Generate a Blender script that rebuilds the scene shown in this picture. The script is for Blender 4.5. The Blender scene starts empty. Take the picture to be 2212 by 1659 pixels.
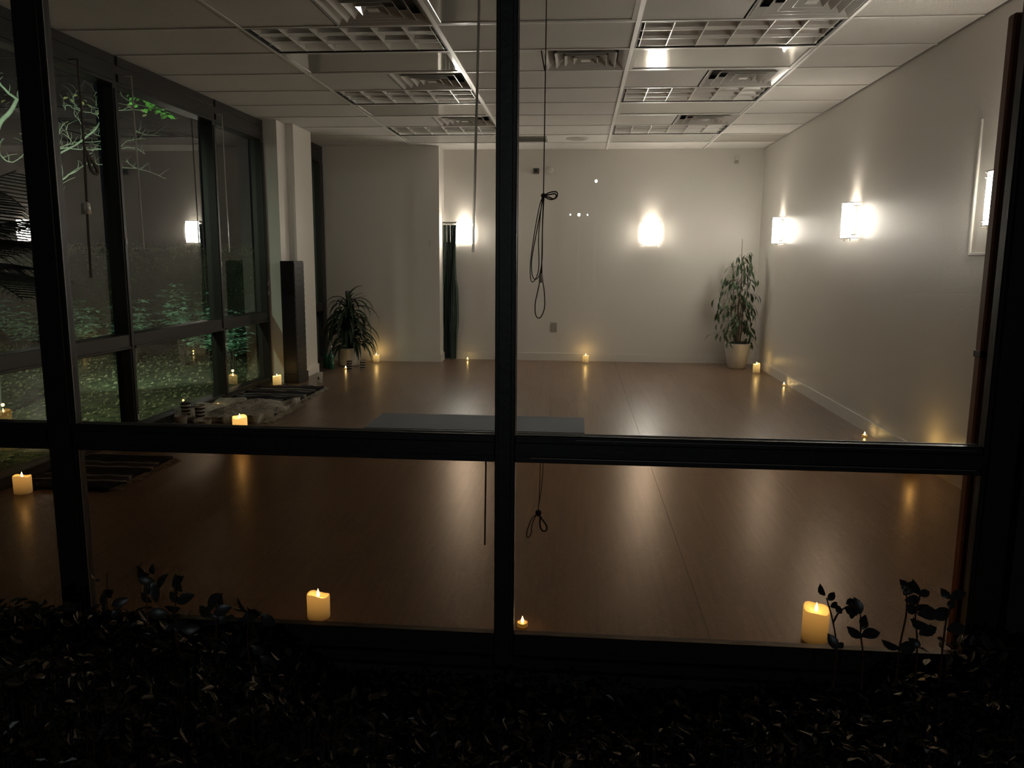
import bpy, bmesh, math, random
from math import sin, cos, pi, radians
from mathutils import Vector, Matrix, Euler, Quaternion

# ---------------------------------------------------------------- camera
scn = bpy.context.scene
COL = scn.collection
cam_d = bpy.data.cameras.new('camera')
cam = bpy.data.objects.new('camera', cam_d); COL.objects.link(cam)
F_PX, PITCH, YAW, ROLL, CAM_H = 1695.1, 0.1571, 0.0831, 0.0074, 1.328
fw = Vector((-sin(YAW)*cos(PITCH), cos(YAW)*cos(PITCH), -sin(PITCH)))
rt = Vector((cos(YAW), sin(YAW), 0)); up = rt.cross(fw)
rt2 = cos(ROLL)*rt + sin(ROLL)*up; up2 = -sin(ROLL)*rt + cos(ROLL)*up
M = Matrix((rt2, up2, -fw)).transposed().to_4x4(); M.translation = (0, 0, CAM_H)
cam.matrix_world = M
cam_d.sensor_fit = 'HORIZONTAL'; cam_d.sensor_width = 36.0
cam_d.lens = F_PX/2212*36.0; cam_d.clip_start = 0.05; cam_d.clip_end = 200
scn.camera = cam
# ---------------------------------------------------------------- night sky, exposure
w = bpy.data.worlds.new('night'); scn.world = w; w.use_nodes = True
bg = w.node_tree.nodes['Background']; bg.inputs[0].default_value = (.75, .9, 1.0, 1); bg.inputs[1].default_value = 0.004
scn.view_settings.view_transform = 'Standard'; scn.view_settings.look = 'None'
scn.view_settings.exposure = -0.18; scn.view_settings.gamma = 1.0
scn.view_settings.use_curve_mapping = False
SC_GLOW = 62.0      # opal shade of the wall sconces
SC_BULB = 1.1      # their bulbs, watts

def light(name, kind, loc, energy, color, size=0.05, target=None, spot=None, blend=.6):
    d = bpy.data.lights.new(name, kind); d.energy = energy; d.color = color
    if kind == 'POINT' or kind == 'SPOT': d.shadow_soft_size = size
    if kind == 'SPOT': d.spot_size = spot; d.spot_blend = blend
    o = bpy.data.objects.new(name, d); COL.objects.link(o); o.location = loc
    if target: o.rotation_euler = (Vector(target)-Vector(loc)).to_track_quat('-Z', 'Y').to_euler()
    return o
# garden floodlight under the eave, shining over the lawn and into the tree
light('garden_floodlight', 'SPOT', (-4.3, 3.6, 2.6), 460, (.80, 1.0, .72), .06, (-6.3, 9.0, -.2), radians(85), .8)
light('tree_uplight', 'SPOT', (-4.5, 6.3, -.1), 120, (.62, 1.0, .62), .04, (-4.6, 7.6, 2.7), radians(52), .6)

light('shrub_fill_light', 'SPOT', (-5.0, 7.7, .9), 130, (.72, 1.0, .85), .05, (-6.1, 11.2, .35), radians(95), .7)  # added fill that brightens the shrubs, no lamp stands there

# ---------------------------------------------------------------- materials
def mat(name, color, rough=.6, metal=0, spec=.5, bump=0, bscale=60, var=0, vscale=8, emis=None, estr=0, ior=1.5, obrand=0, coat=0):
    m = bpy.data.materials.new(name); m.use_nodes = True
    nt = m.node_tree; b = nt.nodes['Principled BSDF']
    b.inputs['Base Color'].default_value = (*color, 1); b.inputs['Roughness'].default_value = rough
    b.inputs['Metallic'].default_value = metal; b.inputs['Specular IOR Level'].default_value = spec
    b.inputs['IOR'].default_value = ior
    b.inputs['Coat Weight'].default_value = coat
    tc = nt.nodes.new('ShaderNodeTexCoord')
    if emis:
        b.inputs['Emission Color'].default_value = (*emis, 1); b.inputs['Emission Strength'].default_value = estr
    src = None
    if var:
        n = nt.nodes.new('ShaderNodeTexNoise'); n.inputs['Scale'].default_value = vscale; n.inputs['Detail'].default_value = 4
        nt.links.new(tc.outputs['Object'], n.inputs['Vector'])
        r = nt.nodes.new('ShaderNodeMapRange'); r.inputs['To Min'].default_value = 1-var; r.inputs['To Max'].default_value = 1+var
        r.inputs['From Min'].default_value = .3; r.inputs['From Max'].default_value = .7
        nt.links.new(n.outputs['Fac'], r.inputs['Value']); src = r.outputs[0]
    if obrand:
        oi = nt.nodes.new('ShaderNodeObjectInfo')
        r2 = nt.nodes.new('ShaderNodeMapRange'); r2.inputs['To Min'].default_value = 1-obrand; r2.inputs['To Max'].default_value = 1+obrand
        nt.links.new(oi.outputs['Random'], r2.inputs['Value'])
        if src:
            mm = nt.nodes.new('ShaderNodeMath'); mm.operation = 'MULTIPLY'
            nt.links.new(src, mm.inputs[0]); nt.links.new(r2.outputs[0], mm.inputs[1]); src = mm.outputs[0]
        else: src = r2.outputs[0]
    if src:
        vm = nt.nodes.new('ShaderNodeVectorMath'); vm.operation = 'SCALE'; vm.inputs[0].default_value = color
        nt.links.new(src, vm.inputs['Scale']); nt.links.new(vm.outputs[0], b.inputs['Base Color'])
    if bump:
        n = nt.nodes.new('ShaderNodeTexNoise'); n.inputs['Scale'].default_value = bscale; n.inputs['Detail'].default_value = 3
        nt.links.new(tc.outputs['Object'], n.inputs['Vector'])
        bp = nt.nodes.new('ShaderNodeBump'); bp.inputs['Strength'].default_value = bump; bp.inputs['Distance'].default_value = .01
        nt.links.new(n.outputs['Fac'], bp.inputs['Height']); nt.links.new(bp.outputs[0], b.inputs['Normal'])
    return m

def wood_mat(name, color, rough, obrand=.16):
    m = mat(name, color, rough, spec=.5, obrand=obrand)
    nt = m.node_tree; b = nt.nodes['Principled BSDF']
    tc = nt.nodes.new('ShaderNodeTexCoord'); mp = nt.nodes.new('ShaderNodeMapping'); mp.inputs['Scale'].default_value = (28, 1.2, 10)
    oi = nt.nodes.new('ShaderNodeObjectInfo')
    cb = nt.nodes.new('ShaderNodeCombineXYZ'); mu = nt.nodes.new('ShaderNodeMath'); mu.operation = 'MULTIPLY'; mu.inputs[1].default_value = 37
    nt.links.new(oi.outputs['Random'], mu.inputs[0]); nt.links.new(mu.outputs[0], cb.inputs[1]); nt.links.new(cb.outputs[0], mp.inputs['Location'])
    nt.links.new(tc.outputs['Object'], mp.inputs['Vector'])
    n = nt.nodes.new('ShaderNodeTexNoise'); n.inputs['Scale'].default_value = 1.6; n.inputs['Detail'].default_value = 5
    nt.links.new(mp.outputs[0], n.inputs['Vector'])
    r = nt.nodes.new('ShaderNodeMapRange'); r.inputs['From Min'].default_value = .3; r.inputs['From Max'].default_value = .7
    r.inputs['To Min'].default_value = .8; r.inputs['To Max'].default_value = 1.2
    nt.links.new(n.outputs['Fac'], r.inputs['Value'])
    old = b.inputs['Base Color'].links[0].from_socket
    vm = nt.nodes.new('ShaderNodeVectorMath'); vm.operation = 'SCALE'
    nt.links.new(old, vm.inputs[0]); nt.links.new(r.outputs[0], vm.inputs['Scale']); nt.links.new(vm.outputs[0], b.inputs['Base Color'])
    return m

def glass_mat(name, tint, dirt=0):
    m = bpy.data.materials.new(name); m.use_nodes = True; nt = m.node_tree
    for n in list(nt.nodes):
        if n.type != 'OUTPUT_MATERIAL': nt.nodes.remove(n)
    out = [n for n in nt.nodes if n.type == 'OUTPUT_MATERIAL'][0]
    tr = nt.nodes.new('ShaderNodeBsdfTransparent'); tr.inputs[0].default_value = (*tint, 1)
    gl = nt.nodes.new('ShaderNodeBsdfGlossy'); gl.inputs['Roughness'].default_value = 0; gl.inputs[0].default_value = (1, 1, 1, 1)
    fr = nt.nodes.new('ShaderNodeFresnel'); fr.inputs[0].default_value = 1.5
    # both faces of the thin pane reflect; put it all on the face met first
    ge = nt.nodes.new('ShaderNodeNewGeometry'); fa = nt.nodes.new('ShaderNodeMapRange')
    fa.inputs['To Min'].default_value = 1.85; fa.inputs['To Max'].default_value = 0
    nt.links.new(ge.outputs['Backfacing'], fa.inputs['Value'])
    mu = nt.nodes.new('ShaderNodeMath'); mu.operation = 'MULTIPLY'; mu.use_clamp = True
    nt.links.new(fr.outputs[0], mu.inputs[0]); nt.links.new(fa.outputs[0], mu.inputs[1])
    mx = nt.nodes.new('ShaderNodeMixShader')
    nt.links.new(mu.outputs[0], mx.inputs[0]); nt.links.new(tr.outputs[0], mx.inputs[1]); nt.links.new(gl.outputs[0], mx.inputs[2])
    nt.links.new(mx.outputs[0], out.inputs[0])
    return m

def stripe_mat(name, stops, period, axis=1, rough=.9, noise=.02, bump=.0):
    """woven stripes: stops = [(pos 0..1, colour)...] repeated every period metres along an axis"""
    m = bpy.data.materials.new(name); m.use_nodes = True; nt = m.node_tree; b = nt.nodes['Principled BSDF']
    b.inputs['Roughness'].default_value = rough; b.inputs['Specular IOR Level'].default_value = .1
    tc = nt.nodes.new('ShaderNodeTexCoord'); sp = nt.nodes.new('ShaderNodeSeparateXYZ')
    nt.links.new(tc.outputs['Object'], sp.inputs[0])
    n = nt.nodes.new('ShaderNodeTexNoise'); n.inputs['Scale'].default_value = 14
    nt.links.new(tc.outputs['Object'], n.inputs['Vector'])
    a = nt.nodes.new('ShaderNodeMath'); a.operation = 'MULTIPLY_ADD'; a.inputs[1].default_value = noise*2
    nt.links.new(n.outputs['Fac'], a.inputs[0]); nt.links.new(sp.outputs[axis], a.inputs[2])
    d = nt.nodes.new('ShaderNodeMath'); d.operation = 'DIVIDE'; d.inputs[1].default_value = period; nt.links.new(a.outputs[0], d.inputs[0])
    f = nt.nodes.new('ShaderNodeMath'); f.operation = 'FRACT'; nt.links.new(d.outputs[0], f.inputs[0])
    cr = nt.nodes.new('ShaderNodeValToRGB'); cr.color_ramp.interpolation = 'CONSTANT'
    while len(cr.color_ramp.elements) < len(stops): cr.color_ramp.elements.new(.5)
    for e, (p, c) in zip(cr.color_ramp.elements, stops): e.position = p; e.color = (*c, 1)
    nt.links.new(f.outputs[0], cr.inputs[0]); nt.links.new(cr.outputs[0], b.inputs['Base Color'])
    n2 = nt.nodes.new('ShaderNodeTexNoise'); n2.inputs['Scale'].default_value = 160; nt.links.new(tc.outputs['Object'], n2.inputs['Vector'])
    bp = nt.nodes.new('ShaderNodeBump'); bp.inputs['Strength'].default_value = .6; bp.inputs['Distance'].default_value = .01
    nt.links.new(n2.outputs['Fac'], bp.inputs['Height']); nt.links.new(bp.outputs[0], b.inputs['Normal'])
    return m

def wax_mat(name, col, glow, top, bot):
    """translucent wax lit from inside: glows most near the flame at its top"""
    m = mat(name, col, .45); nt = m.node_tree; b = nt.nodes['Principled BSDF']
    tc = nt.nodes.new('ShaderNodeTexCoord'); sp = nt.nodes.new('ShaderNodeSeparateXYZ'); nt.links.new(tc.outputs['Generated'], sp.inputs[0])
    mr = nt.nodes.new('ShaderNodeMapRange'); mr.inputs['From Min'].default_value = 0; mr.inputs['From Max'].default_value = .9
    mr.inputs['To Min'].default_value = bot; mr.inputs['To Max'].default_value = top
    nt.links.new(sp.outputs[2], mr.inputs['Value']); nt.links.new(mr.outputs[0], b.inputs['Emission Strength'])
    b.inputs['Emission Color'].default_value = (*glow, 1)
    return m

MT = dict(
 wall=mat('painted_wall', (.74, .71, .66), .38, bump=.12, bscale=90, spec=.4),
 ceil=mat('ceiling_tile', (.72, .70, .66), .9, bump=.5, bscale=240, var=.03, vscale=3, obrand=.04, spec=.1),
 tbar=mat('white_tbar', (.82, .80, .76), .35),
 trim=mat('white_trim', (.76, .74, .70), .35),
 frame=mat('bronze_frame', (.018, .016, .014), .42, spec=.4, bump=.08, bscale=40),
 gasket=mat('silver_bead', (.22, .21, .19), .45, metal=.8),
 plank=wood_mat('laminate_plank', (.195, .125, .085), .30, .11),
 seam=mat('floor_seam', (.07, .045, .03), .6),
 door=mat('door_wood', (.23, .085, .035), .5, var=.15, vscale=3),
 black=mat('black_matte', (.012, .010, .010), .5),
 hinge=mat('hinge_metal', (.05, .045, .04), .4, metal=.8),
 silver=mat('louver_silver', (.90, .89, .86), .28, metal=.62),
 sil_dark=mat('louver_rim', (.02, .02, .02), .5),
 vent=mat('vent_white_enamel', (.62, .61, .58), .12, spec=.8, ior=1.7),
 ventdark=mat('vent_throat', (.05, .05, .045), .6),
 gloss=mat('glossy_panel', (.50, .485, .45), .035, spec=.7, ior=1.7),
 shade=mat('opal_shade', (.9, .88, .84), .4, emis=(1.0, .92, .80), estr=SC_GLOW),
 rod=mat('nickel_rod', (.5, .48, .45), .3, metal=1),
 plate=mat('plate_white', (.62, .60, .56), .4),
 plated=mat('plate_beige', (.34, .32, .28), .5),
 gray=mat('gray_plastic', (.12, .115, .10), .5),
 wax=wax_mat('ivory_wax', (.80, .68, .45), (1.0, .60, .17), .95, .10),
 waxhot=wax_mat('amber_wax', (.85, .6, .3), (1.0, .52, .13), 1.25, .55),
 flame=mat('flame', (1, .8, .3), .5, emis=(1.0, .70, .26), estr=36),
 wick=mat('wick', (.02, .02, .02), .8),
 tin=mat('tealight_cup', (.6, .5, .3), .3, metal=.6, emis=(1.0, .55, .1), estr=.25),  # flame glow on the metal put in as faint emission
 pot_w=mat('white_ceramic', (.62, .60, .55), .28),
 soil=mat('dark_soil', (.02, .016, .012), .9, bump=.6, bscale=50),
 leafd=mat('dark_leaf', (.022, .045, .020), .42, obrand=.35),
 leaff=mat('ficus_leaf', (.060, .105, .050), .45, obrand=.35),
 palm=mat('palm_leaf', (.012, .022, .010), .6),
 stem=mat('brown_stem', (.10, .07, .045), .7),
 greenglass=mat('green_bottle_glass', (.01, .10, .06), .08, spec=.8),
 cup=mat('paper_cup', (.62, .58, .52), .6),
 clearcup=mat('frosted_cup', (.26, .24, .21), .3),
 mat_=mat('foam_mat', (.105, .125, .155), .75, bump=.2, bscale=200),
 throw=mat('cream_wool', (.33, .30, .25), .95, bump=.9, bscale=60, var=.25, vscale=9, spec=.1),
 fringe=mat('wool_fringe', (.42, .38, .31), .95),
 cord=mat('brown_cord', (.07, .055, .04), .8),
 wand=mat('clear_wand', (.62, .60, .55), .2),
 curtain=mat('teal_curtain', (.055, .085, .072), .5, var=.3, vscale=5),
 bush=mat('hedge_leaf', (.045, .052, .038), .34, var=.4, vscale=20),
 twig=mat('red_twig', (.09, .035, .02), .7),
 soilout=mat('dirt', (.03, .026, .02), .95, bump=.8, bscale=20),
 ext=mat('dark_render', (.025, .025, .024), .8, bump=.4, bscale=60),
 bark=mat('pale_bark', (.36, .42, .34), .8, bump=.5, bscale=30, var=.3, vscale=9),
 treeleaf=mat('tree_leaf', (.28, .80, .14), .5, obrand=.4),
 treeleafy=mat('yellowed_leaf', (.5, .48, .22), .5, obrand=.3),
 shrub=mat('shrub_leaf', (.42, .72, .50), .35, var=.4, vscale=6),
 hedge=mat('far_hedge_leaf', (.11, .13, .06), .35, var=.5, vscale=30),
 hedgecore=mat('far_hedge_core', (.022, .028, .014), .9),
 litter=mat('leaf_litter', (.20, .20, .10), .7, var=.5, vscale=30),
 lamp=mat('street_lamp_lens', (1, 1, 1), .5, emis=(.85, .95, 1.0), estr=70),
 lamppole=mat('lamp_pole', (.006, .006, .006), .9, spec=0),
 glass=glass_mat('window_glass', (.985, .99, .98)),
 glasst=glass_mat('tinted_lower_glass', (.76, .67, .58)),
)
def outer_only(m, strength):
    nt = m.node_tree; ge = nt.nodes.new('ShaderNodeNewGeometry'); r = nt.nodes.new('ShaderNodeMapRange')
    r.inputs['To Min'].default_value = strength; r.inputs['To Max'].default_value = strength*.12
    nt.links.new(ge.outputs['Backfacing'], r.inputs['Value']); nt.links.new(r.outputs[0], nt.nodes['Principled BSDF'].inputs['Emission Strength'])
outer_only(MT['shade'], SC_GLOW)      # inner face emission cut to shrink the wall halo; the outer face glows
MT['wand'].node_tree.nodes['Principled BSDF'].inputs['Transmission Weight'].default_value = .45
MT['rug'] = stripe_mat('striped_rug_weave', [(0, (.022, .02, .024)), (.30, (.30, .28, .25)), (.42, (.05, .045, .05)), (.62, (.24, .23, .22)), (.70, (.018, .016, .018))], .30, 1)
MT['cupstripe'] = stripe_mat('striped_cup_glaze', [(0, (.5, .47, .42)), (.5, (.03, .025, .02))], .030, 2, rough=.4, noise=0)

def ground_mat():
    m = mat('lawn', (.10, .12, .05), .9, bump=1.0, bscale=14); nt = m.node_tree; b = nt.nodes['Principled BSDF']
    tc = nt.nodes.new('ShaderNodeTexCoord')
    v = nt.nodes.new('ShaderNodeTexNoise'); v.inputs['Scale'].default_value = 9; v.inputs['Detail'].default_value = 8; v.inputs['Roughness'].default_value = .7
    nt.links.new(tc.outputs['Object'], v.inputs['Vector'])
    cr = nt.nodes.new('ShaderNodeValToRGB'); cr.color_ramp.elements[0].position = .38; cr.color_ramp.elements[0].color = (.025, .032, .012, 1)
    cr.color_ramp.elements[1].position = .62; cr.color_ramp.elements[1].color = (.15, .16, .075, 1)
    nt.links.new(v.outputs['Fac'], cr.inputs[0]); nt.links.new(cr.outputs[0], b.inputs['Base Color'])
    return m
MT['lawn'] = ground_mat()

# ---------------------------------------------------------------- mesh helpers
class MB:
    def __init__(s): s.v = []; s.f = []
    def add(s, vs, fs):
        n = len(s.v); s.v += [tuple(v) for v in vs]; s.f += [tuple(i+n for i in f) for f in fs]; return s
    def box(s, x0, x1, y0, y1, z0, z1, b=0):
        if b > 0:
            # chamfered box: eight corners cut into three vertices each
            bm = bmesh.new(); bmesh.ops.create_cube(bm, size=1)
            for v in bm.verts: v.co = Vector(((x0+x1)/2+v.co.x*(x1-x0), (y0+y1)/2+v.co.y*(y1-y0), (z0+z1)/2+v.co.z*(z1-z0)))
            bmesh.ops.bevel(bm, geom=bm.edges[:], offset=b, segments=1, affect='EDGES')
            bm.verts.index_update(); s.add([v.co[:] for v in bm.verts], [[v.index for v in f.verts] for f in bm.faces]); bm.free(); return s
        return s.add([(x0,y0,z0),(x1,y0,z0),(x1,y1,z0),(x0,y1,z0),(x0,y0,z1),(x1,y0,z1),(x1,y1,z1),(x0,y1,z1)],
                     [(3,2,1,0),(4,5,6,7),(0,1,5,4),(1,2,6,5),(2,3,7,6),(3,0,4,7)])
    def lathe(s, prof, n=24, c=(0,0,0), cap=True):
        vs = []; fs = []
        for r, z in prof:
            for i in range(n): a = 2*pi*i/n; vs.append((c[0]+r*cos(a), c[1]+r*sin(a), c[2]+z))
        for k in range(len(prof)-1):
            for i in range(n): j = (i+1) % n; fs.append((k*n+i, k*n+j, (k+1)*n+j, (k+1)*n+i))
        if cap:
            fs.append(tuple(range(n-1, -1, -1))); fs.append(tuple((len(prof)-1)*n+i for i in range(n)))
        return s.add(vs, fs)
    def tube(s, pts, r, n=6, r1=None):
        pts = [Vector(p) for p in pts]; m = len(pts); vs = []; fs = []
        prev = None
        for k, p in enumerate(pts):
            t = (pts[min(k+1, m-1)]-pts[max(k-1, 0)])
            t = t.normalized() if t.length > 1e-9 else Vector((0,0,1))
            if prev is None:
                a = Vector((0,0,1)) if abs(t.z) < .9 else Vector((1,0,0)); u = t.cross(a).normalized()
            else:
                u = (prev - t*prev.dot(t)); u = u.normalized() if u.length > 1e-6 else t.orthogonal().normalized()
            prev = u; vv = t.cross(u)
            rr = r if r1 is None else r + (r1-r)*k/(m-1)
            for i in range(n): a = 2*pi*i/n; q = p + rr*(cos(a)*u+sin(a)*vv); vs.append(q[:])
        for k in range(m-1):
            for i in range(n): j = (i+1) % n; fs.append((k*n+i, k*n+j, (k+1)*n+j, (k+1)*n+i))
        fs.append(tuple(range(n-1, -1, -1))); fs.append(tuple((m-1)*n+i for i in range(n)))
        return s.add(vs, fs)
    def mesh(s, name, smooth=False):
        me = bpy.data.meshes.new(name); me.from_pydata(s.v, [], s.f); me.update()
        if smooth: me.shade_smooth()
        return me
    def build(s, name, m, parent=None, smooth=False):
        me = s.mesh(name, smooth); me.materials.append(MT[m] if isinstance(m, str) else m)
        return link(name, me, parent)
def link(name, me, parent=None, mw=None):
    o = bpy.data.objects.new(name, me); COL.objects.link(o)
    if parent: o.parent = parent
    if mw is not None: o.matrix_local = mw
    return o
def tag(o, label=None, cat=None, group=None, kind=None):
    if label: o['label'] = label
    if cat: o['category'] = cat
    if group: o['group'] = group
    if kind: o['kind'] = kind
    return o
def thing(name, label, cat, loc=(0,0,0), rz=0, group=None):
    o = bpy.data.objects.new(name, None); o.empty_display_size = .1; COL.objects.link(o)
    o.location = loc; o.rotation_euler = (0,0,rz); return tag(o, label, cat, group)
def struct(o, label, cat='structure'):
    return tag(o, label, cat, None, 'structure')
def children(o): return [c for c in COL.objects if c.parent == o]
def copy_tree(o, loc, rz, label, kids):
    c = o.copy(); COL.objects.link(c); c.location = loc; c.rotation_euler = (0,0,rz); c['label'] = label
    for k in kids:
        d = k.copy(); COL.objects.link(d); d.parent = c
    return c
def leafmesh(name, m, L, W, bend=.25, fold=.15, seg=4):
    """one leaf along +X, mid-rib folded, tip drooping; two-sided thin blade"""
    vs = []; fs = []
    for k in range(seg+1):
        t = k/seg; wv = W*.5*(sin(pi*min(1, t*.96+.04))**.8)*(1 if k < seg else 0.05); z = -bend*L*t*t
        x = L*t*(1-.25*bend*t)
        vs += [(x, -wv, z+fold*wv), (x, 0, z), (x, wv, z+fold*wv)]
    for k in range(seg):
        a = k*3; fs += [(a, a+3, a+4, a+1), (a+1, a+4, a+5, a+2)]
    me = bpy.data.meshes.new(name); me.from_pydata(vs, [], fs); me.update(); me.materials.append(MT[m]); me.shade_smooth(); return me

# ================================================================ ROOM SHELL
XL, XR, YF, YB, ZC = -3.28, 2.30, 2.445, 10.44, 2.727
XG = -3.355                                     # left glass plane
# --- floor: sub floor slab plus laid laminate planks
fl = MB().box(-3.40, XR+.1, 2.40, YB+.1, -.16, -.012).build('floor', 'seam'); struct(fl, 'brown laminate plank floor of the empty studio', 'floor')
random.seed(5)
PW = .1885; x = XL-.02
nx = 30
x_start = .495-20*PW-.0005
shared = {}
for i in range(31):
    x0 = x_start + i*PW
    x1 = x0+PW-.0003
    if x0 > XR: break
    x1 = min(x1, XR); x0c = max(x0, -3.29)
    if x1 <= x0c+.01: continue
    y = 2.45 - random.random()*1.0
    while y < YB:
        y1 = y+1.28
        a, b = max(y, 2.45), min(y1-.0004, YB)
        if b-a > .03:
            key = (round(x1-x0c, 4), round(b-a, 4))
            if key not in shared:
                me = MB().box(0, x1-x0c, 0, b-a, -.012, 0).mesh('plank'); me.materials.append(MT['plank']); shared[key] = me
            o = link('plank', shared[key], fl); o.location = (x0c, a, 0)
        y = y1
sm = MB().box(.4925, .4955, 2.5, YB, -.0118, .0006).build('seam_strip', 'seam', fl)

# --- ceiling: slab, tees and tiles
cl = MB().box(-3.45, XR+.15, 2.40, YB+.15, 2.86, 2.96).build('ceiling', 'ceil'); struct(cl, 'white suspended tile ceiling with exposed grid', 'ceiling')
T, S, GX, GY = 1.2192, .6096, -2.1157, 4.978
XB = [-3.335, GX, GX+T, GX+2*T, GX+3*T, XR]
lights_cells = {(1, 0), (1, 3), (1, 6), (3, 0), (3, 3), (3, 6)}
gloss_cells = {(1, 1), (1, 4), (1, 7), (3, 1), (3, 4), (3, 7), (2, -1)}
vents = {(1, -1, GX+T-.305), (1, 2, GX+T-.305), (1, 5, GX+T-.305), (2, 1, GX+2*T-.305),
         (3, -1, GX+3*T-.305), (3, 2, GX+3*T-.305), (3, 5, GX+3*T-.305)}
vcell = {(a, b): xc for a, b, xc in vents}
for k, xx in enumerate(XB[1:-1]):
    wd = .014 if k in (1, 2) else .010
    MB().box(xx-wd, xx+wd, 2.46, YB-.006, ZC, ZC+.006).box(xx-.002, xx+.002, 2.46, YB-.006, ZC+.006, ZC+.035).build('grid_tee', 'tbar', cl)
tee = {}
for c in range(5):
    a, b = XB[c]+.016, XB[c+1]-.016
    if c == 0: a = XL-.05
    for j in range(-4, 10):
        yy = GY+j*S
        if yy > YB-.02: continue
        me = tee.get(c)
        if me is None:
            me = MB().box(a, b, -.010, .010, ZC+.0005, ZC+.006).mesh('grid_tee'); me.materials.append(MT['tbar']); tee[c] = me
        o = link('grid_tee', me, cl); o.location = (0, yy, 0)
tl = {}
for c in range(5):
    for j in range(-4, 9):
        y0, y1 = GY+j*S+.011, GY+(j+1)*S-.011
        if j == -4: y0 = 2.45
        if y1 > YB: y1 = YB
        if (c, j) in lights_cells or (c, j) in gloss_cells: continue
        a, b = XB[c]+.015, XB[c+1]-.015
        if (c, j) in vcell: b = vcell[(c, j)]-.305-.004
        if c == 4 and j == 7: mname = 'plated'
        else: mname = 'ceil'
        key = (round(a, 3), round(b, 3), round(y1-y0, 3), mname)
        if key not in tl:
            me = MB().box(a, b, 0, y1-y0, ZC+.007, ZC+.022).mesh('ceiling_tile'); me.materials.append(MT[mname]); tl[key] = me
        o = link('ceiling_tile', tl[key], cl); o.location = (0, y0, 0)
MB().box(-3.335, -3.30, 2.45, 8.17, ZC-.02, ZC+.02).build('wall_angle', 'tbar', cl)

# --- right wall, back wall, partition, front wall right part
def wallbox(nm, lab, *a): o = MB().box(*a).build(nm, 'wall'); return struct(o, lab, 'wall')
wallbox('wall_right', 'plain white right wall carrying the row of sconces', XR, XR+.12, 2.36, YB+.12, -.16, 2.96)
wallbox('wall_back', 'plain white back wall behind the plants', -3.42, XR, YB, YB+.12, -.16, 2.96)
wallbox('wall_partition', 'short white partition wall in front of the back left corner', -3.40, -1.785, 10.08, YB, -.012, ZC+.006)
wallbox('wall_column', 'white column stepping out between the left windows', -3.42, -3.14, 8.17, 8.42, -.012, ZC+.006)
wallbox('wall_column', 'wider rear step of the white column on the left', -3.42, -3.055, 8.42, 8.98, -.012, ZC+.006)
def base(nm, lab, *a):
    mb = MB(); mb.box(*a)
    o = mb.build(nm, 'trim'); return struct(o, lab, 'baseboard')
base('baseboard_right', 'white baseboard along the right wall', XR-.014, XR, 2.5, YB, 0, .10)
base('baseboard_back', 'white baseboard along the back wall', -1.785, XR-.014, YB-.014, YB, 0, .10)
base('baseboard_partition', 'white baseboard on the partition wall', -3.20, -1.785, 10.066, 10.08, 0, .10)
base('baseboard_partition', 'white baseboard on the end of the partition', -1.785, -1.771, 10.066, 10.426, 0, .10)
base('baseboard_column', 'white baseboard round the left column', -3.14, -3.126, 8.156, 8.42, 0, .10)
base('baseboard_column', 'white baseboard on the rear step of the left column', -3.055, -3.041, 8.406, 8.99, 0, .10)
base('baseboard_column', 'white baseboard on the face of the left column', -3.27, -3.14, 8.156, 8.17, 0, .10)

# ================================================================ FRONT WINDOW (the one the camera looks through)
Y0, Y1 = 2.405, 2.445
fr = bpy.data.objects.new('window_front', None); COL.objects.link(fr); struct(fr, 'dark bronze framed front window wall with two rows of panes', 'window')
TZ0, TZ1 = .693, .782; BZ0, BZ1 = .012, .112; HZ = 2.62
posts = [(-3.42, -3.25), (-1.745, -1.645), (-.254, -.190), (1.222, 1.32)]
for a, b in posts:
    mb = MB().box(a, b, Y0, Y1, -.02, HZ, .003)
    mb.box(a+.012, b-.012, Y0-.012, Y0+.004, 0, HZ-.01, .002)
    mb.build('mullion', 'frame', fr)
for (a, b) in [(-3.25, -1.745), (-1.645, -.254), (-.190, 1.222)]:
    mb = MB().box(a, b, Y0+.004, Y1, TZ0, TZ1, .003).box(a, b, Y0-.006, Y0+.006, TZ0+.022, TZ1-.022, .002)
    mb.build('transom', 'frame', fr)
    MB().box(a, b, Y0+.004, Y1, BZ0, BZ1, .003).box(a, b, Y0-.02, Y0+.006, BZ0-.01, BZ0+.03, .002).build('bottom_rail', 'frame', fr)
    MB().box(a, b, Y0, Y1, HZ-.07, HZ).build('head_rail', 'frame', fr)
    MB().box(a+.002, b-.002, 2.428, 2.434, TZ1-.004, HZ-.06).build('glass_pane', 'glass', fr)
    MB().box(a+.002, b-.002, 2.428, 2.434, BZ1-.004, TZ0+.004).build('glass_pane', 'glasst', fr)
    MB().box(a+.004, b-.004, 2.4385, 2.4435, TZ1, TZ1+.0025).build('glazing_bead', 'gasket', fr)
MB().box(-1.6453, -1.6437, 2.410, 2.413, BZ1, TZ0).build('glazing_bead', 'gasket', fr)
MB().box(-1.6453, -1.6437, 2.410, 2.413, TZ1, HZ-.07).build('glazing_bead', 'gasket', fr)
MB().box(-.14, 1.20, Y0-.009, Y0-.005, TZ0+.018, TZ0+.021).build('glazing_bead', 'gasket', fr)
MB().box(.0, 1.20, Y0-.001, Y0+.004, TZ1-.012, TZ1-.010).build('glazing_bead', 'gasket', fr)
MB().box(-.2, -.188, 2.437, 2.4435, TZ1, HZ-.08).build('glazing_bead', 'gray', fr)
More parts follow.
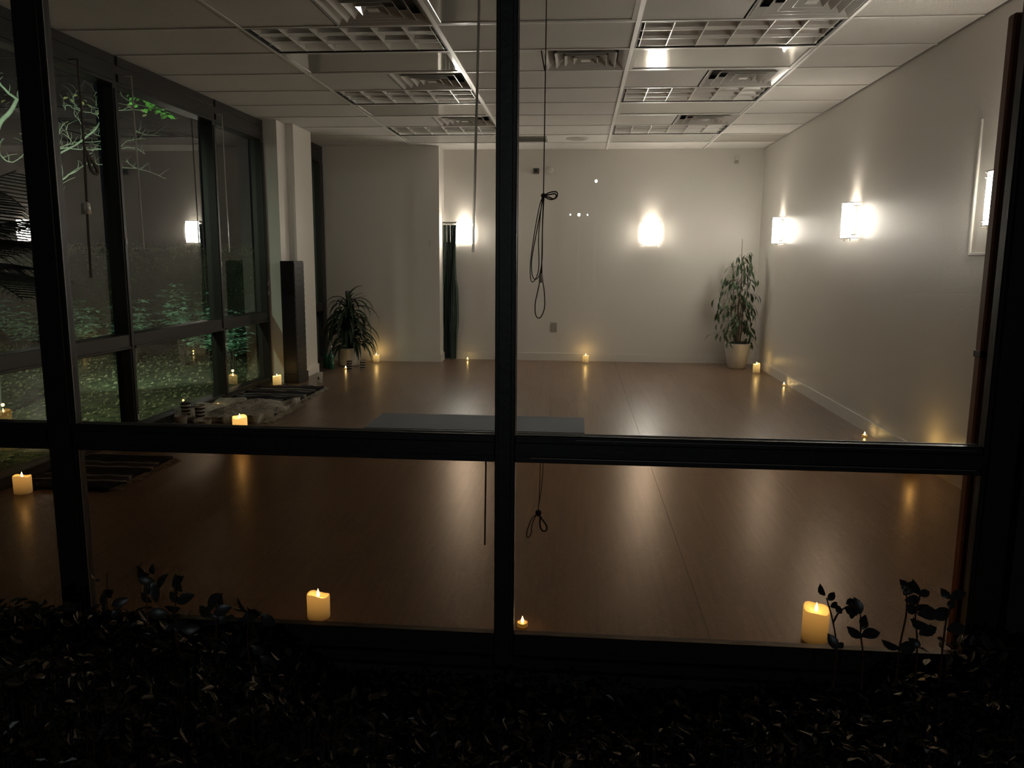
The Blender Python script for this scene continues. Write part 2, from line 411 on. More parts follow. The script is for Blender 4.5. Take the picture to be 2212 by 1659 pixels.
# head wall above, plinth wall below, solid wall to the right
o = MB().box(-3.45, 4.2, 2.36, 2.50, HZ, 3.2).build('wall_front', 'ext'); struct(o, 'dark outside wall above the front window', 'wall')
o = MB().box(-3.45, 4.2, 2.36, 2.44, -.45, .010).build('wall_front', 'ext'); struct(o, 'dark outside plinth wall under the front window', 'wall')
o = MB().box(1.32, 4.2, 2.37, 2.50, .010, HZ).build('wall_front', 'ext'); struct(o, 'black outside wall to the right of the front window', 'wall')
# open wooden door just inside, seen edge on beside the jamb
dr = MB().box(1.300, 2.18, 2.64, 2.682, .012, 2.08, .006).build('door_1', 'door'); struct(dr, 'reddish brown wooden door standing open behind the right jamb', 'door')
MB().box(1.2975, 1.32, 2.637, 2.685, 1.025, 1.047, .002).build('latch', 'hinge', dr)

# ================================================================ LEFT WINDOW WALL
def left_window(nm, lab, ys, tail, y_end=None):
    e = bpy.data.objects.new(nm, None); COL.objects.link(e); struct(e, lab, 'window')
    xo, xi = -3.40, -3.285
    for a, b in ys:
        MB().box(xo, xi, a, b, .0, 2.727, .002).box(xi-.004, xi+.008, a+.014, b-.014, .04, 2.5, .001).build('mullion', 'frame', e)
    for k in range(len(ys)-1):
        a, b = ys[k][1], ys[k+1][0]
        MB().box(xo, xi, a, b, .655, .765, .003).box(xi-.004, xi+.012, a, b, .662, .676, .001).build('transom', 'frame', e)
        MB().box(xo, xi, a, b, -.01, .062, .003).box(xi-.004, xi+.02, a, b, -.01, .02, .001).build('bottom_rail', 'frame', e)
        MB().box(xo, xi, a, b, 2.53, 2.727).box(xi-.004, xi+.012, a, b, 2.55, 2.60, .002).box(xi-.004, xi+.012, a, b, 2.66, 2.72, .002).build('head_rail', 'frame', e)
        MB().box(XG-.003, XG+.003, a+.001, b-.001, .76, 2.535).build('glass_pane', 'glass', e)
        MB().box(XG-.003, XG+.003, a+.001, b-.001, .058, .658).build('glass_pane', 'glass', e)
    for (yy, zz) in tail:
        MB().box(xi, xi+.012, yy-.006, yy+.006, zz-.022, zz+.022, .002).build('latch', 'plate', e)
    return e
left_window('window_left', 'dark framed left window wall looking on to the lit garden',
            [(2.445, 2.50), (3.985, 4.045), (5.50, 5.56), (7.02, 7.08), (8.10, 8.165)],
            [(5.53, 1.44), (7.05, 1.27), (5.53, .14), (8.13, 1.06), (8.13, .96), (7.05, .52)])
left_window('window_left', 'dark framed narrow window beyond the left column beside the spiky plant', [(8.985, 9.05), (9.93, 10.075)], [])

# ================================================================ CEILING FIXTURES
# parabolic louver troffers, switched off
def blade_prof(half, h, n=4):
    return [(.003+(half-.003)*(k/n)**1.9, h*k/n) for k in range(n+1)]
def blade_mesh(length, half, h, along='x', side=0):
    """parabolic blade: thin at the lower edge, wide above"""
    pr = blade_prof(half, h); vs = []; fs = []
    secs = [(-length/2), (length/2)]
    pts = [(-a, z) for a, z in reversed(pr)] + [(a, z) for a, z in pr]
    if side > 0: pts = [(0, h)]+[(0, 0)]+[(a, z) for a, z in pr]
    if side < 0: pts = [(-a, z) for a, z in reversed(pr)]+[(0, 0)]+[(0, h)]
    for t in secs:
        for a, z in pts: vs.append((t, a, z) if along == 'x' else (a, t, z))
    n = len(pts)
    for i in range(n-1): fs.append((i, i+1, n+i+1, n+i))
    fs.append((n-1, 0, n, 2*n-1))
    me = bpy.data.meshes.new('louver_blade'); me.from_pydata(vs, [], fs); me.update(); me.materials.append(MT['silver'])
    return me
LW, LD, LH = T-.05, S-.045, .075
long_m = blade_mesh(LW, .040, LH, 'x'); cross_m = blade_mesh(LD/3-.006, .026, LH*.9, 'y')
cell = LW/6
for nm, (c, j), lab in [('l', (1, 0), 'large dark louvered ceiling light nearest the camera on the left'),
                        ('l', (3, 0), 'nearest louvered ceiling light on the right with bright reflections'),
                        ('l', (1, 3), 'second louvered ceiling light on the left, behind the nearest'),
                        ('l', (3, 3), 'second louvered ceiling light on the right, middle of its row'),
                        ('l', (1, 6), 'farthest louvered ceiling light on the left near the partition'),
                        ('l', (3, 6), 'farthest louvered ceiling light on the right near the back wall')]:
    xc, yc = GX+(c-.5)*T, GY+(j+.5)*S
    t = thing('louvered_light', lab, 'ceiling light', (xc, yc, ZC+.002), 0, 'louvered ceiling lights')
    h2, d2 = T/2-.012, S/2-.010
    f = MB()
    f.box(-h2, h2, -d2, -d2+.010, 0, .12).box(-h2, h2, d2-.010, d2, 0, .12).box(-h2, -h2+.014, -d2+.010, d2-.010, 0, .12).box(h2-.014, h2, -d2+.010, d2-.010, 0, .12)
    f.build('housing', 'sil_dark', t)
    MB().box(-h2+.014, h2-.014, -d2+.01, d2-.01, .112, .12).build('reflector', 'silver', t)
    for k in (1, 2):
        o = link('louver_blade', long_m, t); o.location = (0, -LD/2+LD*k/3, .004)
    for sgn in (-1, 1):
        o = link('louver_blade', long_m, t); o.location = (0, sgn*(LD/2-.020), .004)
        o.scale = (1, .45, 1)
    for k in range(7):
        for r in range(3):
            if k in (0, 6) and r != 1: pass
            o = link('cross_blade', cross_m, t); xk = -LW/2+cell*k
            if k == 0: xk += .02
            if k == 6: xk -= .02
            o.location = (xk, -LD/2+LD*(r+.5)/3, .0045)
            if k in (0, 6): o.scale = (.5, 1, 1)
# glossy flush panels between the lights
for (c, j), lab in [((1, 1), 'glossy flush ceiling panel behind the nearest left louvered light'), ((3, 1), 'glossy flush ceiling panel with two bright sconce reflections'),
                    ((1, 4), 'glossy ceiling panel behind the second left louvered light'), ((3, 4), 'glossy ceiling panel behind the second right louvered light'),
                    ((1, 7), 'glossy ceiling panel nearest the partition wall'), ((3, 7), 'glossy ceiling panel nearest the back wall on the right'),
                    ((2, -1), 'glossy ceiling panel at the very top beside the central mullion')]:
    xc, yc = GX+(c-.5)*T, GY+(j+.5)*S
    t = thing('ceiling_panel', lab, 'ceiling panel', (xc, yc, ZC+.001), 0, 'glossy ceiling panels')
    h2, d2 = T/2-.013, S/2-.010
    MB().box(-h2, h2, -d2, -d2+.03, 0, .02, .002).box(-h2, h2, d2-.03, d2, 0, .02, .002).box(-h2, -h2+.03, -d2+.03, d2-.03, 0, .02, .002).box(h2-.03, h2, -d2+.03, d2-.03, 0, .02, .002).build('panel_frame', 'vent', t)
    MB().box(-h2+.03, h2-.03, -d2+.03, d2-.03, .006, .012).build('panel_face', 'gloss', t)
# square stepped-cone air diffusers
ring_me = []
def ring(a0, a1, z0, z1, th=.004):
    vs = []
    for a, z in ((a0, z0), (a1, z1), (a1-th, z1), (a0-th, z0)):
        vs += [(-a,-a,z),(a,-a,z),(a,a,z),(-a,a,z)]
    fs = []
    for k in range(4):
        k2 = (k+1) % 4
        for i in range(4): j = (i+1) % 4; fs.append((k*4+i, k*4+j, k2*4+j, k2*4+i))
    me = bpy.data.meshes.new('cone_ring'); me.from_pydata(vs, [], fs); me.update(); me.materials.append(MT['vent']); return me
rings = [ring(.285, .235, 0, .045), ring(.215, .165, -.004, .045), ring(.150, .105, -.006, .045), ring(.085, .05, -.006, .040)]
vl = {(1, -1): 'square ceiling air vent at the top left edge of the view', (1, 2): 'square ceiling air vent with bright white facets between the left lights',
      (1, 5): 'farthest square ceiling air vent on the left, close to the mullion', (2, 1): 'square ceiling air vent in the middle bay right of the central mullion',
      (3, -1): 'square ceiling air vent at the top right edge of the view', (3, 2): 'square ceiling air vent between the two nearer right lights',
      (3, 5): 'farthest square ceiling air vent on the right'}
for (c, j), xc in vcell.items():
    t = thing('ceiling_vent', vl[(c, j)], 'air vent', (xc, GY+(j+.5)*S, ZC+.004), 0, 'square ceiling air vents')
    MB().box(-.298, .298, -.294, -.284, 0, .01).box(-.298, .298, .284, .294, 0, .01).box(-.298, -.288, -.284, .284, 0, .01).box(.288, .298, -.284, .284, 0, .01).build('vent_rim', 'vent', t)
    MB().box(-.284, .284, -.284, .284, .075, .08).build('vent_throat', 'ventdark', t)
    for me in rings: link('cone_ring', me, t)
    MB().box(-.032, .032, -.032, .032, -.004, .0, .001).build('centre_plate', 'vent', t)
# round speaker and slotted return near the back wall
t = thing('ceiling_speaker', 'round flush speaker grille in the ceiling near the back wall', 'speaker', (-.05, 9.55, ZC+.0069))
MB().lathe([(.13, 0), (.13, -.006), (.115, -.010), (.0, -.010)][:3]).build('grille_rim', 'plate', t, True)
MB().lathe([(.112, -.008), (.10, -.012)]).build('grille', 'plated', t)
t = thing('return_grille', 'narrow slotted return air grille just right of the central mullion', 'air vent', (-.62, 9.55, ZC+.0068))
MB().box(-.22, .22, -.2, .2, -.008, -.0002, .002).build('grille_frame', 'plated', t)
for k in range(7): MB().box(-.20, .20, -.165+k*.05, -.150+k*.05, -.014, -.008).build('slat', 'gray', t)

# ================================================================ SCONCES
def sconce(loc, rz, lab, first=None, power=1.0):
    """opal glass wall light: curved shade on two nickel rods; local -Y faces the room, wall at y=0"""
    if first:
        c = copy_tree(first, loc, rz, lab, children(first))
    else:
        t = thing('wall_sconce', lab, 'wall light', loc, rz, 'opal glass wall sconces')
        MB().box(-.055, .055, -.018, 0, -.12, .12, .003).build('back_plate', 'rod', t)
        MB().box(-.088, .088, -.078, -.018, -.146, -.143, .001).build('spill_stop', 'rod', t)  # added cap that keeps the sconce light from spilling downward
        n = 14; vs = []; fs = []; rows = 7
        for r in range(rows):
            z = -.142+.284*r/(rows-1)
            bul = 1-.10*abs((r-(rows-1)/2)/((rows-1)/2))**2.2
            for i in range(n+1):
                a = -1+2*i/n
                vs.append((a*.112*bul, -.052-.050*cos(a*pi/2) if abs(a) < .99 else -.052, z))
        for r in range(rows-1):
            for i in range(n): q = r*(n+1)+i; fs.append((q, q+1, q+n+2, q+n+1))
        me = bpy.data.meshes.new('shade'); me.from_pydata(vs, [], fs); me.update(); me.materials.append(MT['shade']); me.shade_smooth()
        link('shade', me, t)
        for z in (.146, .118, -.118, -.146):
            pts = [(-.124, -.0, z), (-.124, -.06, z)] + [(a*.124, -.060-.048*cos(a*pi/2), z) for a in [k/6 for k in range(-6, 7)]] + [(.124, -.06, z), (.124, 0, z)]
            MB().tube(pts, .0028, 5).build('rod', 'rod', t)
        for sx in (-.075, .075): MB().tube([(sx, -.05, -.142), (sx, -.05, -.168)], .004, 6).build('finial', 'rod', t)
        c = t
    R = Matrix.Rotation(rz, 4, 'Z')
    p = Vector(loc) + R @ Vector((0, -.055, .0))
    light('sconce_bulb', 'POINT', p, SC_BULB*power, (1.0, .88, .74), .022)
    q = Vector(loc) + R @ Vector((0, -.060, .10)); light('sconce_uplight', 'SPOT', q, 10*power, (1.0, .89, .77), .03, q+R @ Vector((0, -.45, 1.0)), radians(120), 1.0)
    return c
s0 = sconce((-1.503, YB, 1.668), 0, 'glowing white wall sconce beside the dark green curtain')
sconce((.915, YB, 1.678), 0, 'glowing white wall sconce alone in the middle of the back wall', s0)
sconce((XR, 9.36, 1.680), -pi/2, 'glowing wall sconce above the leafy plant in the back right corner', s0)
sconce((XR, 6.95, 1.672), -pi/2, 'largest glowing wall sconce, in the middle of the right wall', s0)
sconce((XR, 4.56, 1.675), -pi/2, 'glowing wall sconce half hidden by the brown door edge', s0)

# ================================================================ SMALL WALL ITEMS
def wall_plate(nm, lab, cat, x, y, z, w_, h_, m='plate', slots=True):
    t = thing(nm, lab, cat, (x, y, z))
    MB().box(-w_/2, w_/2, -.007, 0, -h_/2, h_/2, .002).build('cover_plate', m, t)
    return t
t = wall_plate('wall_outlet', 'small beige outlet plate low on the back wall', 'outlet', -.319, YB, .444, .085, .125, 'plated')
for s in (-1, 1): MB().box(-.017, .017, -.010, -.007, s*.028-.014, s*.028+.014, .002).build('socket', 'plated', t)
t = wall_plate('light_switch', 'narrow white switch plate on the partition wall', 'switch', -1.906, 10.08, 1.531, .035, .085, 'plate')
MB().box(-.006, .006, -.016, -.007, -.012, .012, .002).build('toggle', 'plate', t)
t = thing('wall_camera', 'small dark gray box high on the back wall by the mullion', 'camera', (-.575, YB, 2.46))
MB().box(-.04, .04, -.05, 0, -.035, .035, .006).build('camera_body', 'gray', t); MB().lathe([(.016, 0), (.016, .02)], 12).build('lens', 'black', t).matrix_local = Matrix.Translation((0, -.052, 0)) @ Matrix.Rotation(pi/2, 4, 'X')
t = thing('wall_sensor', 'small round white sensor high on the back wall', 'sensor', (-.40, YB, 2.47))
o = MB().lathe([(.048, 0), (.048, .014), (.036, .026), (.015, .03)], 20).build('sensor_body', 'plate', t, True); o.rotation_euler = (pi/2, 0, 0)
t = thing('motion_detector', 'small white motion detector near the ceiling in the back right corner', 'sensor', (1.955, YB, 2.59))
MB().box(-.028, .028, -.04, 0, -.05, .05, .008).build('detector_body', 'plate', t); MB().box(-.02, .02, -.046, -.039, -.045, -.005, .003).build('lens', 'plated', t)
t = thing('conduit', 'thin white L shaped cable duct on the right wall near the door', 'cable duct', (XR, 4.905, 1.37))
MB().box(-.012, 0, -.010, .010, 0, .78, .003).build('upright_run', 'trim', t); MB().box(-.011, 0, -1.2, -.010, 0, .018, .003).build('low_run', 'trim', t)

# ================================================================ CURTAIN
t = thing('curtain', 'dark green curtain gathered at the end of the partition wall', 'curtain', (-1.705, 10.36, 0))
vs = []; fs = []; n = 90; rows = 16
for r in range(rows):
    u = r/(rows-1); z = .012+1.76*u
    for i in range(n+1):
        s = i/n; amp = .030*(1-.35*u)
        wdt = .095+.012*sin(u*6)+(.012 if .25 < u < .6 else 0)
        vs.append((-wdt+2*wdt*s+.008*sin(s*50+u*3), amp*sin(s*2*pi*9+.8*sin(u*4)), z))
for r in range(rows-1):
    for i in range(n): q = r*(n+1)+i; fs.append((q, q+1, q+n+2, q+n+1))
me = bpy.data.meshes.new('cloth'); me.from_pydata(vs, [], fs); me.update(); me.materials.append(MT['curtain']); me.shade_smooth(); link('cloth', me, t)
MB().tube([(-.095, .0, 1.80), (.10, 0, 1.80)], .010, 10).build('curtain_rod', 'hinge', t)
for k in range(9):
    a = -.08+k*.02
    MB().tube([(a, .016*cos(q), 1.795+.016*sin(q)) for q in [i*pi/5 for i in range(11)]], .003, 5).build('ring', 'rod', t)
for k in range(3): MB().tube([(-.07+k*.045, -.03, 1.77), (-.068+k*.045, -.034, 1.55)], .004, 5).build('tie', 'plate', t)

# ================================================================ TOWER
t = thing('tower', 'tall narrow black ribbed tower standing against the white column', 'tower', (-3.06, 8.25, 0))
MB().box(-.072, .078, -.145, .145, .03, 1.298, .004).build('tower_body', 'black', t)
MB().box(-.072, .095, -.155, .15, 0, .10, .004).build('plinth', 'black', t)
rib = MB().box(.078, .083, -.14, .14, 0, .055, .002).mesh('rib'); rib.materials.append(MT['door'] if False else MT['black'])
for k in range(18): link('rib', rib, t).location = (0, 0, .115+k*.065)

# ================================================================ CANDLES
def wobble_top(r, h, n=24, lean=.0):
    mb = MB(); prof = [(r*.97, 0), (r, .004), (r, h*.93), (r*.985, h*.985), (r*.93, h), (r*.86, h-.006), (r*.5, h-.014), (r*.06, h-.016)]
    mb.lathe(prof, n)
    mb.v = [(x, y, z+(lean*x/r + .004*sin(3*math.atan2(y, x)))*(1 if z > h*.5 else 0)) for x, y, z in mb.v]
    return mb
def flame(h=.030, r=.006):
    return MB().lathe([(r*.25, 0), (r*.8, h*.16), (r, h*.32), (r*.75, h*.55), (r*.35, h*.8), (r*.05, h)], 10)
def candle(x, y, r, h, lab, waxm='wax', power=.25, lean=.006, z=0):
    t = thing('pillar_candle', lab, 'candle', (x, y, z), random.random()*6, 'lit pillar candles')
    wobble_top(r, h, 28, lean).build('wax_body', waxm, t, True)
    MB().tube([(0, 0, h-.018), (.001, 0, h-.006)], .0015, 5).build('wick', 'wick', t)
    o = flame(.034).build('flame', 'flame', t, True); o.location = (0, 0, h-.012)
    light('candle_glow', 'POINT', (x, y, z+h+.045), power, (1.0, .62, .20), .012)
    return t
random.seed(2)
candle(-2.60, 9.94, .040, .095, 'lit pillar candle on the floor by the partition wall right of the spiky plant', power=.28)
candle(.112, 10.28, .040, .095, 'lit pillar candle on the floor in front of the middle of the back wall', power=.3)
candle(2.16, 9.60, .042, .11, 'lit pillar candle on the floor beside the big white plant pot', power=.28)
candle(-3.115, 7.86, .044, .115, 'lit pillar candle on the rug corner in front of the white column', power=.25)
candle(-2.44, 5.42, .052, .185, 'bright amber rounded candle glowing in front of the cream throw', 'waxhot', .3, -.006)
candle(-3.12, 4.06, .047, .100, 'lit pillar candle at far left beside the window sill, seen under the transom', power=.12)
candle(-.945, 2.70, .042, .090, 'lit pillar candle behind the front sill left of the central mullion', power=.09, lean=.008)
candle(.862, 2.70, .045, .118, 'lit tall pillar candle behind the front sill near the dark sprigs on the right', power=.12, lean=.008)
candle(2.16, 5.10, .045, .13, 'lit pillar candle hidden behind the transom by the right wall', power=.45)
def tealight(x, y, lab, sc=1.0):
    t = thing('tealight', lab, 'candle', (x, y, 0), 0, 'small lit tealights'); t.scale = (sc,)*3
    MB().lathe([(.018, 0), (.020, .002), (.020, .016), (.018, .0165), (.017, .013), (.002, .012)], 18).build('metal_cup', 'tin', t, True)
    o = flame(.026, .006).build('flame', 'flame', t, True); o.location = (0, 0, .013)
    light('tealight_glow', 'POINT', (x, y, .06), .05, (1.0, .62, .20), .010)
tealight(-1.455, 10.30, 'tiny lit tealight on the floor just right of the green curtain')
tealight(2.24, 8.62, 'tiny lit tealight against the right baseboard nearer the back corner')
tealight(2.22, 6.12, 'tiny lit tealight against the right baseboard just above the transom')
tealight(-2.80, 9.25, 'tiny lit tealight beside the striped cups at the spiky plant')
tealight(-3.19, 6.66, 'tiny lit tealight at the window edge of the cream throw', 1.1)
tealight(-.180, 2.70, 'tiny lit tealight behind the sill just right of the central mullion', 1.0)

# ================================================================ CUPS AND BOTTLES
def cup(x, y, r, h, m, name, lab, cat='cup', grp=None):
    t = thing(name, lab, cat, (x, y, 0), 0, grp)
    MB().lathe([(r*.80, 0), (r, h), (r*1.05, h+.003), (r*.93, h+.002), (r*.76, .008), (.002, .008)], 22).build('cup_body', m, t, True)
    return t
cup(-2.725, 9.15, .034, .11, 'cupstripe', 'striped_cup', 'dark and white striped cup beside the far tealight, left of a pair', grp='striped cups by the spiky plant')
cup(-2.60, 9.28, .034, .105, 'cupstripe', 'striped_cup', 'dark and white striped cup nearest the far pillar candle, right of a pair', grp='striped cups by the spiky plant')
cup(-3.20, 6.10, .040, .150, 'cupstripe', 'striped_cup', 'striped cup at the window side of the cream throw, left of two', grp='striped cups by the cream throw')
cup(-3.06, 6.06, .042, .135, 'cupstripe', 'striped_cup', 'striped cup on the cream throw edge, right of two', grp='striped cups by the cream throw')
cup(-3.12, 5.86, .050, .085, 'clearcup', 'glass_cup', 'plain frosted cup in front of the left striped cup')
cup(-2.88, 5.78, .045, .07, 'clearcup', 'glass_cup', 'low plain frosted cup between the striped cups and the amber candle')
t = cup(-2.76, 8.16, .034, .112, 'cup', 'paper_cup', 'white paper cup with a dark mark standing on the floor by the column')
MB().box(-.011, .005, -.0335, -.0290, .04, .07).build('mark', 'black', t)
for x, y, h, lab in [(-3.06, 9.32, .215, 'green glass bottle standing left beside the spiky plant pot'), (-2.975, 9.24, .235, 'green glass bottle with a pale bud, right beside the spiky plant pot')]:
    t = thing('bottle', lab, 'bottle', (x, y, 0), 0, 'green glass bottles')
    MB().lathe([(.034, 0), (.038, .004), (.038, h*.62), (.030, h*.74), (.014, h*.84), (.013, h*.97), (.016, h*.975), (.016, h), (.010, h)], 20).build('bottle_body', 'greenglass', t, True)
    if h > .22:
        MB().tube([(0, 0, h-.01), (.006, 0, h+.03)], .002, 5).build('stalk', 'stem', t)
        MB().lathe([(.004, 0), (.012, .008), (.011, .018), (.003, .026)], 10, (.006, 0, h+.025)).build('bud', 'plate', t, True)

# ================================================================ RUGS, THROW, MAT
def cloth_sheet(nm, x0, x1, y0, y1, nx, ny, zf, m, parent, th=.008, edge=None):
    vs = []; fs = []
    for lay in (1, 0):
        for j in range(ny+1):
            for i in range(nx+1):
                x = x0+(x1-x0)*i/nx; y = y0+(y1-y0)*j/ny
                if edge and i in (0, nx): x += edge(y)*(1 if i else -1)
                if edge and j in (0, ny): y += edge(x*1.3)*(1 if j else -1)
                z = zf(x, y); vs.append((x, y, z+th if lay else max(.001, z*.0+.001)))
    N = (nx+1)*(ny+1)
    for j in range(ny):
        for i in range(nx):
            a = j*(nx+1)+i; fs.append((a, a+1, a+nx+2, a+nx+1)); a += N; fs.append((a, a+nx+1, a+nx+2, a+1))
    for j in range(ny):
        a = j*(nx+1); fs.append((a, a+nx+1, N+a+nx+1, N+a)); a += nx; fs.append((a+nx+1, a, N+a, N+a+nx+1))
    for i in range(nx):
        fs.append((i+1, i, N+i, N+i+1)); a = ny*(nx+1)+i; fs.append((a, a+1, N+a+1, N+a))
    me = bpy.data.meshes.new(nm); me.from_pydata(vs, [], fs); me.update(); me.materials.append(MT[m]); me.shade_smooth()
    return link(nm, me, parent)
def nz(x, y, s=1.0, o=0):
    from mathutils import noise
    return noise.noise(Vector((x*s+o, y*s, o*.7)))
def fringe(x, y0, y1, n, L, parent, sgn=1, seed=0):
    rnd = random.Random(seed); mb = MB()
    for k in range(n):
        y = y0+(y1-y0)*k/(n-1); l = L*(.6+.7*rnd.random()); d = rnd.uniform(-.02, .02)
        mb.tube([(x, y, .008), (x+sgn*l*.5, y+d*.4, .010), (x+sgn*l, y+d, .004)], .0028, 4)
    o = mb.build('fringe', 'fringe', parent); o['kind'] = 'stuff'; return o
t = thing('striped_rug', 'dark striped woven rug with pale bands lying in front of the white column', 'rug', (-2.85, 7.4, 0), 0, 'striped rugs along the left window')
cloth_sheet('rug_weave', -.40, .25, -.42, .44, 30, 60, lambda x, y: .012+.010*nz(x, y, 7)+.008*(sin(y*2*pi/.15)*.5+.5), 'rug', t, edge=lambda s: .018*sin(s*23)+.012*sin(s*51))
fringe(.262, -.40, .42, 70, .05, t, 1, 1)
t = thing('striped_rug', 'dark striped woven rug seen through the lower left pane', 'rug', (-2.93, 4.50, 0), 0, 'striped rugs along the left window')
cloth_sheet('rug_weave', -.30, .27, -.38, .38, 26, 50, lambda x, y: .010+.008*nz(x, y, 7, 4)+.006*(sin(y*2*pi/.15)*.5+.5), 'rug', t, edge=lambda s: .02*sin(s*19)+.014*sin(s*47))
fringe(.275, -.36, .36, 60, .05, t, 1, 2)
t = thing('wool_throw', 'crumpled cream woollen throw with shaggy edges on the floor by the window', 'blanket', (-2.87, 6.47, 0))
cloth_sheet('throw_cloth', -.42, .32, -.44, .44, 70, 70, lambda x, y: .016+.075*abs(nz(x, y*1.4, 2.6, 2))+.030*max(0, nz(x, y, 5, 9))+.007*nz(x, y, 20), 'throw', t, edge=lambda s: .035*sin(s*17)+.02*sin(s*41))
fringe(.33, -.42, .42, 110, .07, t, 1, 3)
t = thing('yoga_mat', 'flat blue gray exercise mat on the floor behind the transom', 'mat', (-.80, 6.28, 0))
MB().box(-.87, .87, -.305, .305, 0, .006, .002).build('mat_sheet', 'mat_', t)
MB().box(-.868, .868, .255, .262, .006, .008).build('mat_stripe', 'plated', t)

# ================================================================ PLANTS INSIDE
rnd = random.Random(11)
# spiky plant (arching strap leaves) in pot
t = thing('spiky_plant', 'dark potted plant with long arching strap leaves by the far left window', 'plant', (-2.86, 9.60, 0))
MB().lathe([(.115, 0), (.135, .02), (.135, .215), (.140, .225), (.128, .225), (.124, .19), (.01, .19)], 32).build('pot', 'pot_w', t, True)
MB().lathe([(.122, .188), (.05, .198)], 20).build('soil', 'soil', t)
for (dx, dy, h) in [(0, 0, .72), (-.04, .03, .56), (.04, -.02, .46)]:
    MB().tube([(dx*.5, dy*.5, .18), (dx, dy, h)], .016, 8, .012).build('cane', 'stem', t)
def strap(L, W, bend, name='strap_leaf', m='leafd', seg=8):
    vs = []; fs = []; x = z = 0; ang = radians(62)
    for k in range(seg+1):
        tt = k/seg; wv = W*.5*min(1, .35+tt*3)*(1-tt**3*.95)
        vs += [(x, -wv, z+wv*.35), (x, 0, z), (x, wv, z+wv*.35)]
        ang = radians(62)-bend*tt**.9
        x += L/seg*cos(ang); z += L/seg*sin(ang)
    for k in range(seg): a = k*3; fs += [(a, a+3, a+4, a+1), (a+1, a+4, a+5, a+2)]
    me = bpy.data.meshes.new(name); me.from_pydata(vs, [], fs); me.update(); me.materials.append(MT[m]); me.shade_smooth(); return me
straps = [strap(.48, .060, 2.35), strap(.56, .062, 2.55), strap(.40, .05, 1.5), strap(.64, .060, 2.8)]
for k in range(175):
    src = [(0, 0, .72), (-.04, .03, .56), (.04, -.02, .46)][k % 3]
    zz = src[2]-.30*rnd.random() + (.06 if k % 3 == 0 else 0)
    L = 3 if zz > .48 and rnd.random() < .5 else rnd.choice([0, 1, 1])
    if k % 15 == 0: L = 2
    o = link('strap_leaf', straps[L], t); az = k*2.399+rnd.uniform(-.3, .3)
    s = rnd.uniform(.70, .98)
    if cos(az) < -.5: s *= .85
    if sin(az) > .4: s *= .78
    o.location = (src[0], src[1], zz); o.rotation_euler = (0, rnd.uniform(-.15, .35) if L != 2 else -.35, az); o.scale = (s, s, s)
# weeping fig in the corner
t = thing('weeping_fig', 'tall leafy potted plant with drooping leaves in the back right corner', 'plant', (2.005, 10.02, 0))
MB().lathe([(.095, 0), (.11, .008), (.135, .15), (.158, .30), (.160, .315), (.150, .315), (.145, .28), (.01, .28)], 36).build('pot', 'pot_w', t, True)
MB().lathe([(.146, .278), (.13, .31), (.06, .335), (.01, .34)], 20).build('soil', 'soil', t)
stems = []
for k, (dx, dy, h) in enumerate([(0, 0, 1.60), (.10, -.02, 1.42), (-.09, .02, 1.25), (.03, .05, 1.3), (-.03, -.06, 1.05)]):
    pts = [(dx*.2, dy*.2, .30)]
    for q in range(1, 7): f = q/6; pts.append((dx*(.2+.9*f)+.012*sin(q*2+k), dy*(.2+.9*f)+.01*cos(q*3), .30+(h-.30)*f))
    MB().tube(pts, .010, 6, .0025).build('stem', 'stem', t); stems.append(pts)
fl_ = [leafmesh('leaf', 'leaff', .095, .030, .45), leafmesh('leaf', 'leaff', .08, .026, .7), leafmesh('leaf', 'leaff', .105, .030, .3)]
def width_at(z):
    for (z0, w0), (z1, w1) in zip(WP[:-1], WP[1:]):
        if z <= z1: return w0+(w1-w0)*(z-z0)/(z1-z0)
    return .02
WP = [(.28, .30), (.45, .36), (.70, .28), (.85, .36), (1.1, .26), (1.3, .19), (1.45, .13), (1.62, .03)]
br = MB(); nleaf = 0
for k in range(99):
    z = .34+1.16*(1-((k+.5)/96)**.8)+rnd.uniform(-.03, .03); wd = width_at(z)
    az = rnd.random()*2*pi; rr = wd*(rnd.uniform(.45, 1.0)); st = rnd.choice(stems); q = [p for p in st if p[2] <= z+.08] or [st[0]]
    p0 = Vector(q[-1]); p1 = Vector((rr*cos(az), rr*sin(az)*.8, z-.04))
    p1.x = min(p1.x, .185); p1.y = min(p1.y, .26)
    pm = (p0+p1)/2+Vector((0, 0, .05)); br.tube([p0, pm, p1], .0022, 4, .001)
    for i in range(3):
        if nleaf >= 285: break
        f = 1-.28*i; c = (p0+(p1-p0)*f)+Vector((0, 0, .05*(1-f)))
        o = link('leaf', rnd.choice(fl_), t); o.location = c
        o.rotation_euler = (rnd.uniform(-.5, .5), rnd.uniform(.5, 1.35), az+rnd.uniform(-1.1, 1.1)); s = rnd.uniform(.85, 1.25); o.scale = (s,)*3; nleaf += 1
o = br.build('branches', 'stem', t); o['kind'] = 'stuff'
